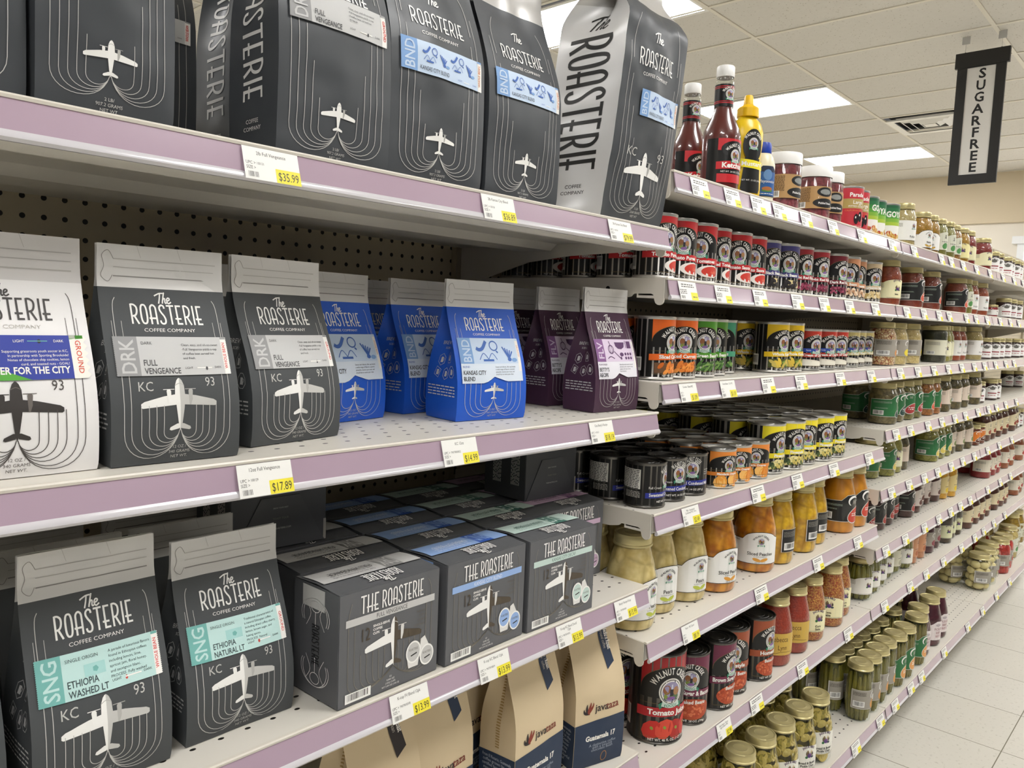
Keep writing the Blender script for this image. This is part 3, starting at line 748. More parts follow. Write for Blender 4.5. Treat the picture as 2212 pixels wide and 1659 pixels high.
def kraft_bag(label, x, y, z, yaw, ribbon='24344d', roast=('Medium Roast', 'ground coffee'), dims=(.112, .07, .262), seed=1):
    w, d, h = dims
    t = thing('paper_coffee_bag', label, 'coffee bag', (x, y, z), math.radians(yaw))
    me, F, L = pouch(w, d, h, 2.0, KRAFT, KRAFT, None, seed=seed, crush=1.2, start=.5, fin=.97)
    link('paper_bag', me, t)
    mw = M('f0ede6', .6); dk = M('2a2324', .6)
    a = Art()
    N = 10
    a.poly([(-w / 2, 0)] + [(w / 2, 0)] + [(w / 2 - w * i / N, h * (.285 + .04 * math.sin(PI * (.15 + .5 * (1 - i / N))))) for i in range(N + 1)], NAVY)
    a.up(2); a.text('Guatemala 17', 0, .19 * h, .0088, mw, bold=3, wmax=.6 * w)
    for i, s in enumerate(('A distinctive coffee', 'with a smooth', 'chocolate finish')): a.text(s, .05 * w, (.145 - .018 * i) * h, .0052, M('9fa9b8', .6))
    a.line(sup(.1 * w, .055 * h, .006, .009, 14, 2), .0012, M('b07a43', .6))
    a.text('java', -.14 * w, .378 * h, .0125, dk, 'l', bold=1); a.text('taza', .075 * w, .378 * h, .0125, M('7c3226', .6), 'l', bold=1)
    bx, by = -.24 * w, .368 * h
    for tx, ty, bend, mm in ((-.345, .405, -.02, dk), (-.29, .435, -.012, dk), (-.225, .445, .01, M('8a3a2a', .6)), (-.175, .44, .02, M('8a3a2a', .6))):
        P0 = bez((bx, by), (bx - .06 * w, by + .01 * h), (tx * w + bend * w, (ty - .03) * h), (tx * w, ty * h), 8); a.line(P0, .034 * w, mm, taper=lambda u: .25 + 1.3 * math.sin(PI * min(1, u * .95 + .03)) * (1 - .3 * u)); a.up(.2)
    a.up(-.8)
    a.build('printed_front', F, t, cx=w / 20, cy=h / 46, base=.0003)
    a = Art(); rb = M(ribbon, .55); x0 = .1 * w; x1 = .27 * w
    a.poly([(x0, h), (x0 + .02 * w, .74 * h), (x0 + .06 * w, .62 * h), (x1 + .06 * w, .655 * h), (x1 + .02 * w, .76 * h), (x1, h)], rb); a.up(1)
    a.text(roast[0], x0 + .135 * w, .79 * h, .0085, mw, rot=-PI / 2 + .10, bold=2, wmax=.13 * h)
    a.text(roast[1], x0 + .06 * w, .79 * h, .0065, M('b9b4aa', .6), rot=-PI / 2 + .10, wmax=.11 * h)
    b = a.build('ribbon_label', F, t, cx=w / 20, cy=h / 46, base=.0009); b['label'] = 'dark ribbon shaped sticker'
    a = Art(); a.poly([(-1, 0), (1, 0), (1, .30 * h), (-1, .285 * h)], NAVY); a.up(1)
    for i in range(9): a.text(('From El Rosario, Guatemala', 'coffee grown by our', 'certified farmers in the', 'mountains of Guat-', 'of 1700 feet about', 'fine-coffee farms', 'very end of the', 'of a range of colorful', 'and tones of')[i], 0, (.25 - .026 * i) * h, .10 * .05, M('b8c0cc', .6), xs=26, wmax=1.6)
    a.up(-1); tan = M('a98a55', .6)
    for i in range(34): a.rect(-.12, (.33 + .0165 * i) * h, .10, (.338 + .0165 * i) * h, tan)
    a.build('side_print', lambda u, zz, o: L(-u, zz, o + .0001), t, cx=.2, cy=h / 46)
    return t

# ---------------------------------------------------------------- cans and jars
def emblem(a, cx, cy, s, label_ring='e6e4dc'):
    """arched name over an oval mill picture with a green ribbon"""
    w, k = M('f2f0e9', .5), M('161514', .45)
    a.up(1); a.ell(cx, cy, .52 * s, .56 * s, M(label_ring, .4), 28); a.up(1); a.ell(cx, cy, .46 * s, .5 * s, k, 26); a.up(1); a.ell(cx, cy, .43 * s, .47 * s, w, 26); a.up(1)
    a.ell(cx, cy, .38 * s, .42 * s, M('9a93b4', .5), 24); a.up(1)
    a.ell(cx - .19 * s, cy + .08 * s, .17 * s, .2 * s, M('8f5a36', .5), 12); a.ell(cx + .22 * s, cy + .02 * s, .14 * s, .18 * s, M('a87b52', .5), 12)
    a.ell(cx - .12 * s, cy - .18 * s, .2 * s, .15 * s, M('7f9440', .5), 12); a.ell(cx + .14 * s, cy - .2 * s, .2 * s, .14 * s, M('5c7450', .5), 12); a.up(1)
    a.rect(cx - .06 * s, cy - .18 * s, cx + .09 * s, cy + .1 * s, M('2b2630', .5)); a.ell(cx, cy - .27 * s, .2 * s, .07 * s, M('85589a', .5), 12); a.rect(cx + .0 * s, cy + .1 * s, cx + .06 * s, cy + .3 * s, M('d6d8e2', .5)); a.up(1)
    g = M('2f7f62', .5)
    a.poly(smooth_path([(cx - .36 * s, cy - .40 * s), (cx, cy - .50 * s), (cx + .36 * s, cy - .40 * s)], 5) + smooth_path([(cx + .40 * s, cy - .60 * s), (cx, cy - .68 * s), (cx - .40 * s, cy - .60 * s)], 5), M('cfe0d6', .5))
    for q in (-1, 1): a.poly([(cx + q * .34 * s, cy - .40 * s), (cx + q * .52 * s, cy - .52 * s), (cx + q * .46 * s, cy - .74 * s), (cx + q * .34 * s, cy - .62 * s)][::q], g)
    a.up(1); a.text('FOODS', cx, cy - .635 * s, .12 * s, g, bold=1); a.lay -= 7
def picture(a, kind, x0, y0, x1, y1, seed=1):
    r = random.Random(seed); w, h = x1 - x0, y1 - y0
    if kind == 'bowl':
        a.ell(x1 - .22 * w, y0 + .5 * h, .40 * w, .62 * h, M('efe9e2', .5)); a.up(1); a.ell(x1 - .17 * w, y0 + .5 * h, .32 * w, .5 * h, M('cc3a2c', .5)); a.ell(x1 - .1 * w, y0 + .46 * h, .12 * w, .18 * h, M('e0674f', .5), 12); a.lay -= 1
    elif kind == 'cream':
        a.poly([(x0, y0)] + [(x0 + w * i / 10, y0 + h * math.sqrt(max(0, 1 - (i / 10) ** 2))) for i in range(11)], M('e9e2d2', .5)); a.up(1); a.poly([(x0, y0)] + [(x0 + .85 * w * i / 10, y0 + .8 * h * math.sqrt(max(0, 1 - (i / 10) ** 2))) for i in range(11)], M('f4efdf', .5)); a.lay -= 1
    else:
        P = {'beans': (('7a2740', 'a34a63', '4f1626'), 60, .05, .04), 'bbeans': (('2a2426', '3c3436', '1b1718'), 30, .05, .05), 'pinto': (('d9b391', 'b98762', 'efd9bd'), 50, .06, .045), 'chick': (('dcc48e', 'efe2c0', 'c7a765'), 40, .06, .06),
             'carrots': (('e2822f', 'f09a45', 'c9651c'), 16, .10, .05), 'greens': (('4f7a33', '7fa356', '35582a'), 18, .13, .03), 'corn': (('e3c34b', 'c9b45a', '7f9a3f'), 18, .12, .05), 'peas': (('5d8a3c', '87a85a', '3f6a35'), 40, .045, .045),
             'orange': (('f0a13a', 'f7c06a', 'dd8420'), 9, .16, .16), 'pineapple': (('56683a', 'd8c46a', '33452a', 'e9dc9a'), 40, .08, .05), 'tomato': (('c8281f', 'd94a35', 'b01d18'), 4, .16, .2), 'baked': (('c4552f', 'd8764d', 'a8401f'), 110, .035, .028)}[kind]
        cols, n, rx, ry = P
        if kind == 'bbeans': a.poly([(x0 + .3 * w, y0 + .1 * h), (x1, y0 + .1 * h), (x1 - .05 * w, y1 - .1 * h), (x0 + .45 * w, y1), (x0 + .55 * w, y0 + .6 * h)], M('e6d49b', .5))
        if kind == 'baked': a.ell(x0 + .55 * w, y0 + .45 * h, .5 * w, .55 * h, M('b54a28', .5))
        if kind in ('carrots', 'orange', 'corn'): a.rect(x0, y0, x1, y1, M({'carrots': '6b4a2e', 'orange': '2a2018', 'corn': '49531f'}[kind], .5))
        a.up(.3)
        for i in range(n):
            cx, cy = x0 + w * r.uniform(.08, .92), y0 + h * r.uniform(.12, .88)
            if kind == 'baked' and ((cx - x0 - .55 * w) / (.5 * w)) ** 2 + ((cy - y0 - .45 * h) / (.52 * h)) ** 2 > .95: continue
            if kind == 'tomato': cx, cy = x0 + w * (.16 + .23 * i), y0 + h * (.34 + .08 * (i % 2))
            a.ell(cx, cy, rx * w, ry * w, M(cols[i % len(cols)], .45), 9, r.uniform(-1.2, 1.2) if kind not in ('carrots', 'greens') else r.uniform(.2, .9)); a.up(.02)
            if kind == 'tomato': a.ell(cx, cy + .1 * h, .03 * w, .12 * h, M('8a9a3c', .5), 6, .6); a.up(.02)
        a.lay -= .3 + .02 * n * (2 if kind == 'tomato' else 1)
# kind: radius, height, top colour, banner text, picture, ink colour on the banner
CANS = {
 'tompur': (.0375, .112, 'c4262b', 'Tomato Puree', 'bowl'), 'diced': (.0375, .112, 'c4262b', 'Diced Tomatoes', 'bowl'), 'tomsau': (.0375, .112, 'c4262b', 'Tomato Sauce', 'bowl'),
 'blackb': (.0375, .112, '47437f', 'Black Beans', 'bbeans'), 'lightk': (.0375, .112, 'a52a33', 'Light Red Kidney', 'beans'), 'darkk': (.0375, .112, '78202c', 'Dark Red Kidney', 'beans'),
 'pinto': (.0375, .112, 'cf9068', 'Pinto Beans', 'pinto'), 'garb': (.0375, .112, 'd6bf9b', 'Garbanzo Beans', 'chick'), 'carrot': (.0375, .112, 'ea6a1f', 'Sliced Carrots', 'carrots'),
 'greenb': (.0375, .112, '559a2d', 'Cut Green Beans', 'greens'), 'peas': (.0375, .112, '52ab86', 'Sweet Peas', 'peas'), 'corn': (.0375, .112, 'e9c21f', 'Whole Kernel', 'corn'),
 'creamc': (.0335, .100, 'c23a2a', 'Cream of Chicken', 'cream'), 'creamm': (.0335, .100, 'e2d089', 'Cream of Mushroom', 'cream'),
 'mand': (.0365, .080, 'e58a38', 'Mandarin Oranges', 'orange'), 'pine': (.0425, .113, 'f0dd2a', 'Pineapple', 'pineapple'), 'milk': (.0375, .081, None, 'Sweetened Condensed Milk', None),
 'tomjuice': (.054, .178, 'b3232a', 'Tomato Juice', 'tomato'), 'bsbeans': (.0425, .147, '6f2443', 'Brown Sugar & Bacon', 'baked'), 'homebeans': (.0425, .147, 'a04d2b', 'Homestyle', 'baked')}
def make_can(kind):
    r, h, top, name, pic = CANS[kind]
    t = thing('food_can')
    dark = kind in ('tomjuice', 'bsbeans', 'homebeans', 'milk')
    rim = TIN if not dark else M('6d6a66', .3, 1.0)
    bm = bmesh.new()
    lathe(bm, [(r * .93, .0), (r * 1.0, .0006), (r * 1.012, .0025), (r * .985, .0045), (r * .985, h - .0045), (r * 1.012, h - .0025), (r * 1.0, h), (r * .955, h), (r * .945, h - .003)], 44, cap1=False)
    link('tin', bm_done('tin', bm, rim), t)
    bm = bmesh.new()
    z = h - .0032
    lathe(bm, [(r * .945, z), (r * .86, z), (r * .83, z + .0012), (r * .80, z), (r * .66, z - .0004), (r * .63, z + .0008), (r * .60, z - .0004), (r * .42, z - .0004), (r * .40, z + .0005), (.0004, z + .0005)], 44, cap0=False)
    link('can_end', bm_done('can_end', bm, rim if not dark else M('3d3c3b', .32, 1.0)), t)
    k = M('131211', .34)
    y0, y1 = .0055, h - .0055; H = y1 - y0; W = PI * r
    a = Art(); a.rect(-W, y0, W, y1, k); lay = 1
    a.lay = 2; gold = M('8f7a52', .4, .5); wh = M('f2f0e9', .5)
    if kind == 'milk':
        pw = 1.05 * r
        ey, es = y0 + .66 * H, .36 * H; bl = M('26318f', .5)
        a.arc_text('WALNUT CREEK', 0, ey - .02 * H, .62 * es, .12 * H, wh, 1.9, bold=1, ry=1.05); emblem(a, 0, ey, es)
        a.poly([(-1.25 * r, y0 + .18 * H), (1.15 * r, y0 + .22 * H), (1.15 * r, y0 + .36 * H), (-1.25 * r, y0 + .32 * H)], bl); a.up(1); a.text('Sweetened Condensed Milk', 0, y0 + .225 * H, .085 * H, wh, wmax=2.15 * r, bold=1)
        a.text('Full Cream', -.75 * r, y0 + .42 * H, .06 * H, wh); a.text('NET WT. 14 OZ (397 g)', 0, y0 + .07 * H, .05 * H, wh, bold=1)
        for i in range(3): a.text('PRODUCT OF HOLLAND', .95 * r, y0 + (.62 - .06 * i) * H, .03 * H, wh, wmax=.5 * r)
        a.rect(-2.75 * r, y0 + .40 * H, -1.5 * r, y0 + .90 * H, wh); a.up(1); a.wave_lines(-2.7 * r, -1.55 * r, y0 + .86 * H, .0017, 13, M('55534f', .5), 3); a.lay -= 1
        a.wave_lines(-2.3 * r, -1.5 * r, y0 + .32 * H, .0014, 5, M('c9c7c0', .5), 5); a.wave_lines(-3.0 * r, -2.4 * r, y0 + .36 * H, .0012, 9, M('77756f', .5), 6)
        a.rect(2.0 * r, y0 + .35 * H, 2.5 * r, y0 + .8 * H, wh); a.up(1); a.wave_lines(2.03 * r, 2.47 * r, y0 + .76 * H, .0016, 12, M('55534f', .5), 4)
    else:
        mc = M(top, .38); pw = 1.12 * r
        a.rect(-pw, y0 + .62 * H, pw, y1, mc); a.lay = 3
        ey = y0 + .60 * H; es = .0285 * (H / .101 if kind in ('tomjuice', 'bsbeans', 'homebeans', 'mand') else 1.0) * (.86 if kind in ('bsbeans', 'homebeans') else 1.0); ar = es * .70
        if kind in ('bsbeans', 'homebeans'): ey = y0 + .66 * H
        a.poly([(-pw, y0 + .52 * H)] + [(pw * math.sin(-PI / 2 + PI * i / 16), y0 + .62 * H + (.27 * H) * math.cos(-PI / 2 + PI * i / 16)) for i in range(17)] + [(pw, y0 + .52 * H)], k)
        a.line([(pw * math.sin(-PI / 2 + PI * i / 16), y0 + .62 * H + (.27 * H) * math.cos(-PI / 2 + PI * i / 16)) for i in range(17)], .0007, gold)
        a.lay = 4
        a.arc_text('WALNUT CREEK', 0, ey - .004 * H, ar, .27 * es, wh, 2.45, bold=2, ry=1.04); emblem(a, 0, ey, es)
        a.lay = 4; a.line([(-pw, y0 + .455 * H), (-.1 * pw, y0 + .455 * H)], .0006, gold)
        by = y0 + (.30 if kind not in ('bsbeans', 'homebeans') else .40) * H; bh = .105 * H
        if pic and pic != 'bowl':
            picture(a, pic, -.86 * pw, y0 + .07 * H, .95 * pw, by - .005, seed=len(kind))
        elif pic: picture(a, pic, -.8 * pw, y0 + .075 * H, .95 * pw, by - .004)
        a.lay = 9
        for xx in (-pw, pw): a.line([(xx * .92, y0 + .055 * H), (xx * .92, by)], .0007, gold)
        a.line([(-pw * .92, y0 + .055 * H), (pw * .92, y0 + .055 * H)], .0006, gold)
        a.poly([(-1.22 * r, by - .012 * H), (0, by + .006 * H), (1.22 * r, by - .004 * H), (1.22 * r, by + bh), (0, by + bh + .012 * H), (-1.22 * r, by + bh - .006 * H)], mc); a.lay = 10
        light = kind in ('corn', 'pine', 'creamm', 'garb')
        a.text(name, 0, by + .024 * H, .062 * H, wh, bold=3, xs=1.1, wmax=2.15 * r)
        if kind in ('bsbeans', 'homebeans'): a.text('Baked Beans', .2 * r, by - .11 * H, .055 * H, wh, bold=2, wmax=1.2 * r)
        if kind.startswith('cream'): a.rect(-1.1 * r, by + .13 * H, -.1 * r, by + .235 * H, M('2a4aa6', .5)); a.lay = 11; a.text('Family', -.6 * r, by + .17 * H, .035 * H, wh)
        a.lay = 10; a.text({'tomjuice': 'NET WT. 46 FL OZ. (1 QT 14 OZ)', 'bsbeans': 'NET WT. 28 OZ. (794g)', 'homebeans': 'NET WT. 28 OZ. (794g)'}.get(kind, 'NET WT. 14.5 OZ (411 g)'), .1 * r, y0 + .012 * H, .032 * H, wh, bold=1, wmax=1.7 * r)
        a.lay = 3; a.barcode(-2.2 * r, y0 + .1 * H, .62 * r, .24 * H, wh, BLACK, 5)
        a.wave_lines(-3.0 * r, -2.4 * r, y0 + .8 * H, .0013, 14, M('6f6d68', .5), 8)
    a.build('paper_label', cyl_map(r * .988), t, cx=r * .3, base=.0001)
    return t
def make_round(kind):
    """the two printed tins on the top shelf"""
    t = thing('food_can'); r, h = (.0335, .112) if kind == 'olive' else (.037, .108)
    bm = bmesh.new(); lathe(bm, [(r * .93, 0), (r, .0008), (r * 1.012, .0025), (r * .985, .0045), (r * .985, h - .0045), (r * 1.012, h - .0025), (r, h), (r * .955, h), (r * .945, h - .003), (.001, h - .003)], 40); link('tin', bm_done('tin', bm, TIN), t)
    a = Art(); y0, y1 = .005, h - .005; H = y1 - y0; W = PI * r; wh = M('f2f0e9', .5)
    if kind == 'olive':
        rd = M('bf2f3c', .4); a.rect(-W, y0, W, y1, rd); a.up(1); a.rect(-W, y0 + .50 * H, W, y0 + .74 * H, M('b09a5a', .45)); a.up(1)
        a.text('Parade', 0, y0 + .79 * H, .10 * H, wh, bold=2, wmax=1.4 * r); a.text('Large', .1 * r, y0 + .61 * H, .09 * H, wh, bold=1); a.text('PITTED OLIVES', 0, y0 + .53 * H, .045 * H, wh, wmax=1.5 * r)
        a.text('CALIFORNIA RIPE', -.2 * r, y0 + .43 * H, .04 * H, M('e2894f', .5), wmax=1.4 * r)
        for cx, cy in ((.0, .24), (.35, .3)): a.ell(cx * r, y0 + cy * H, .2 * r, .13 * H, M('2a2427', .25), 16); a.up(1); a.ell((cx - .06) * r, y0 + (cy + .04) * H, .05 * r, .03 * H, wh, 8)
        a.text('NET DRAINED WT 6 OZ', 0, y0 + .05 * H, .03 * H, wh, wmax=1.4 * r)
    else:
        a.rect(-W, y0, W, y0 + .45 * H, M('eeece6', .45)); a.up(.5)
        for i in range(6): a.rect(-W, y0 + (.42 + .1 * i) * H, W, min(y1, y0 + (.53 + .1 * i) * H), M(('a9c23f', '7fb23c', '559c3c', '36853f', '256f40', '1c5c3a')[i], .45)); a.up(.1)
        a.up(1); a.text('GOYA', .1 * r, y0 + .66 * H, .16 * H, wh, bold=3, wmax=1.5 * r)
        rr = random.Random(2)
        for i in range(26): a.ell(rr.uniform(-1.1, 1.1) * r, y0 + rr.uniform(.03, .22) * H, .16 * r, .05 * H, M(('d9b45c', 'c78f3e', 'e8d29a', 'b5482e')[i % 4], .5), 9, rr.uniform(-1, 1)); a.up(.05)
        a.rect(-2.3 * r, y0 + .05 * H, -1.4 * r, y1 - .05 * H, M('e9e7e1', .5)); a.up(1); a.wave_lines(-2.25 * r, -1.45 * r, y1 - .1 * H, .0015, 12, M('77756f', .5)); a.barcode(-2.2 * r, y0 + .08 * H, .7 * r, .2 * H, WHITE, BLACK)
    a.build('paper_label', cyl_map(r * .988), t, cx=r * .3)
    return t
PROF = {
 'quart': ([(.80, 0), (.93, .012), (1, .05), (1, .515), (.985, .56), (.95, .605), (.765, .81), (.735, .84), (.715, .865), (.70, .90)], .74, .872),
 'pint': ([(.82, 0), (.95, .015), (1, .06), (1, .60), (.98, .68), (.90, .77), (.82, .82), (.79, .85), (.79, .90)], .83, .86),
 'straight': ([(.85, 0), (.96, .012), (1, .04), (1, .80), (.965, .85), (.88, .88), (.88, .92)], .95, .885),
 'jam': ([(.86, 0), (.97, .02), (1, .06), (1, .74), (.965, .79), (.91, .82), (.91, .88)], .96, .81),
 'egg': ([(.82, 0), (.95, .014), (1, .06), (1, .70), (.95, .78), (.82, .85), (.78, .87), (.78, .92)], .82, .86),
 'plastic': ([(.88, 0), (1, .03), (1, .76), (.955, .80), (.955, .85)], 1.0, .80)}
# kind: profile, radius, height, contents (style, colours, scale), label style, label arguments, words for the description
JARS = {
 'jar_pear': ('quart', .048, .172, ('chunk', 'e8d294', 'cdb26c', '9f8648', 26), 'whitearch', ('Pears', 'b9c24a'), 'pale pear jar, white label'),
 'jar_peach': ('quart', .048, .172, ('chunk', 'e39a26', 'b9690c', '8a4a08', 24), 'whitearch', ('Sliced Peaches', 'd99a3c'), 'amber peach jar, white label'),
 'jar_mango': ('quart', .046, .170, ('chunk', 'e6b828', 'c08d12', '94690c', 28), 'blackback', (), 'yellow fruit jar, small black label'),
 'jar_orange': ('quart', .047, .172, ('chunk', 'e3981e', 'c67c10', 'a0620c', 14), 'blackwave', ('c9432f',), 'orange fruit jar, wide black label'),
 'jar_sauce': ('quart', .044, .165, ('rel', 'a53a22', '8d2d1a', None, 160), 'script', ('Rebecca',), 'jar of red sauce, mustard yellow label'),
 'jar_csalsa': ('quart', .044, .165, ('rel', '9a3214', 'd09a48', '6d2410', 150), 'farm', ('Corn', 'Salsa', 'efe9bb'), 'jar of chunky corn salsa, cream label'),
 'jar_sal': ('pint', .040, .132, ('rel', '7f2f18', '9c4522', None, 140), 'farm', ('Salsa', '', 'efe9bb'), 'jar of red salsa, cream label'),
 'jar_blk': ('pint', .041, .128, ('rel', '6f2516', '8c3a20', None, 140), 'blackwave', ('d2553a',), 'jar of dark red salsa, black label'),
 'jar_redw': ('pint', .040, .130, ('rel', '7f2f16', 'a04a22', None, 130), 'plainwhite', (), 'red brown relish jar, white label'),
 'jar_red': ('pint', .040, .130, ('rel', '8a1d14', '6c140f', None, 130), 'farm', ('', '', 'e6e0b8'), 'jar of dark red relish, cream label'),
 'jar_rel': ('pint', .040, .132, ('rel', 'b9a570', 'a08d55', None, 150), 'plainwhite', (), 'jar of beige relish, white label'),
 'jar_yel': ('pint', .040, .130, ('rel', 'b07d14', '8f6a12', None, 140), 'whitearch', ('Relish', 'c8a03c'), 'mustard yellow relish jar, white label'),
 'jar_grn': ('pint', .040, .130, ('rel', '6b6428', '868038', None, 140), 'creamgreen', (), 'green relish jar, pale label, green patch'),
 'jar_mix': ('pint', .040, .130, ('rel', '9a6018', '6c4a18', 'c08a3a', 100), 'creamgreen', (), 'mixed relish jar, pale label, green patch'),
 'jar_corn': ('pint', .040, .130, ('rel', 'b98a1c', '9a7218', None, 120), 'farm', ('', '', 'efe6a8'), 'golden corn relish jar, yellow label'),
 'jar_gry': ('pint', .042, .128, ('rel', 'c08a4c', 'e3cda0', '8a3a1c', 110), 'greyback', ('e0903c',), 'red and white bean jar, grey label'),
 'jar_gar': ('pint', .040, .128, ('chunk', 'd9c48a', 'c7ad70', 'a38a50', 60), 'greyback', ('e3cf3a',), 'jar of whole garlic cloves, grey label'),
 'jar_drk': ('straight', .042, .126, ('rel', '26271a', '35351f', None, 90), 'plaincream', (), 'big dark jar, pale cream label'),
 'jar_cr': ('pint', .040, .130, ('rel', '7f7a30', '9a923e', None, 120), 'farm', ('', '', 'e9e6c4'), 'olive green pickle jar, cream label'),
 'jar_mush': ('pint', .043, .125, ('chunk', '8a7a4e', '5f5430', '3a331d', 45), 'greenwave', ('1f3f3a',), 'jar of pickled mushrooms, green label'),
 'jar_gl_r': ('pint', .039, .125, ('chunk', '6a6430', '827a3c', '4a4520', 60), 'greenwave', ('a63434',), 'pickle jar, green label, red patch'),
 'jar_gl_o': ('pint', .039, .125, ('chunk', '9a5a20', 'b57428', '5f3410', 55), 'greenwave', ('d9582c',), 'pickled pepper jar, green label, orange patch'),
 'jar_gl_y': ('pint', .042, .125, ('chunk', '7d7a2e', '97913c', '4f4c1c', 50), 'greenwave', ('d6c25a',), 'pickle jar, green label, yellow patch'),
 'jar_pink': ('pint', .040, .128, ('chunk', '4e4522', '6b5a2c', '2f2812', 60), 'blush', (), 'jar of dark pickles, blush pink label'),
 'jar_but': ('pint', .038, .125, ('rel', '4a2416', '5f3018', None, 40), 'butter', (), 'jar of dark fruit butter, cream label'),
 'jar_bl': ('pint', .041, .128, ('rel', '3a1c18', '4a2620', None, 50), 'blackwave', ('b03a30',), 'jar of dark apple butter, black label'),
 'jar_choc': ('pint', .040, .126, ('rel', '3e1d16', '54281c', None, 40), 'blushbrown', (), 'brown spread jar, pale fruit label'),
 'jar_lem': ('straight', .033, .125, ('rel', 'd9a21e', 'c48d18', None, 60), 'lemon', (), 'slim jar of yellow curd, lemon label'),
 'jar_berry': ('pint', .042, .130, ('rel', '7d1218', '961a20', None, 60), 'plainlow', (), 'bright red berry jar, cream label'),
 'jar_fruit': ('pint', .039, .125, ('rel', '8a4526', 'a05a30', None, 60), 'plainlow', (), 'jar of brown fruit filling, cream label'),
 'jar_pkl': ('straight', .041, .128, ('spears', '66641f', '857f30', None, 40), 'farm', ('', '', 'f0eee4'), 'green pickle jar, farm picture label'),
 'jar_pkw': ('straight', .040, .128, ('spears', '747436', '8a8842', None, 40), 'plaincream', (), 'jar of pickles, plain cream label'),
 'jar_salm': ('straight', .039, .128, ('rel', 'c98a62', 'b5734a', None, 60), 'salmon', (), 'jar with a salmon pink label'),
 'jar_beet': ('pint', .040, .130, ('rel', '3c1018', '521622', None, 50), 'greyback', ('8a3a44',), 'jar of dark beets, grey label'),
 'jar_olv': ('straight', .038, .126, ('rel', '3a2c1e', '4b3a26', None, 50), 'farm', ('', '', 'dcdcb4'), 'jar of dark olives, pale green label'),
 'jam_w': ('jam', .032, .090, ('rel', '2c1512', '3d1c18', None, 50), 'jamarch', (), 'small jam jar, white arched label'),
 'jam_s': ('jam', .026, .050, ('rel', '7d1f24', '93282c', None, 50), 'plainwhite', (), 'tiny jam jar, white label'),
 'jam_o': ('jam', .034, .085, ('rel', '5f2a14', '7c3a1a', None, 50), 'orangewave', (), 'squat jar, orange label'),
 'jar_bb': ('quart', .046, .165, ('chips', '8a7a2e', 'a3923c', '4f4a1c', 60), 'farm', ('Bread & Butter', 'Pickle Chips', 'f0eee4'), 'jar of bread and butter pickle chips'),
 'jar_spear': ('straight', .035, .163, ('spears', '5b571c', '7d7428', None, 40), 'greyback', ('d99a4a',), 'tall jar of pickle spears'),
 'jar_asp': ('straight', .036, .163, ('spears', '6b622a', '857838', None, 40), 'greenwave', ('e0a05a',), 'tall jar of pickled asparagus'),
 'jar_beets': ('quart', .044, .165, ('rel', '3b0f1b', '551628', None, 45), 'beets', (), 'dark baby beet jar, pale pink label'),
 'jar_egg': ('egg', .050, .155, ('eggs', 'd8c88e', 'cfbd80', None, 40), 'eggback', (), 'wide jar of pickled eggs'),
 'jar_redp': ('egg', .046, .155, ('chunk', 'a3261c', 'c2372a', '6d140f', 35), 'greyback', ('c24a3a',), 'jar of red pickled sausages'),
 'jar_egg2': ('egg', .048, .155, ('chunk', 'cdb878', 'b9a15e', '8a7844', 30), 'creamgreen', (), 'jar of pale pickled cauliflower'),
 'jar_yelp': ('quart', .050, .170, ('chunk', 'a8862c', '8d6f20', '5f4a14', 40), 'plaincream', (), 'big jar of golden pickled peppers'),
 'beetjar': ('plastic', .039, .128, ('chunk', '6d2a30', '8a4148', '3f161a', 40), 'tanback', (), 'purple beet jar, tan label, white lid')}
def farm_art(a, cx, cy, s):
    """a small picture of people, grapes and leaves"""
    for dx, dy, rx, ry, c in ((-.25, .1, .2, .28, '6c5a44'), (.22, .12, .2, .25, 'b9a98a'), (-.02, -.12, .26, .24, '5a3a7a'), (-.35, -.28, .16, .14, '2f6b3c'), (.32, -.26, .18, .12, '3c4a56'), (-.24, .34, .1, .12, '8f7a5a'), (.2, .34, .1, .1, 'dcc9a5'), (.05, .02, .12, .1, '7a4a92'), (.34, .05, .1, .18, '4a4038')):
        a.ell(cx + dx * s, cy + dy * s, rx * s, ry * s, M(c, .5), 10); a.up(.1)
    a.lay -= .9
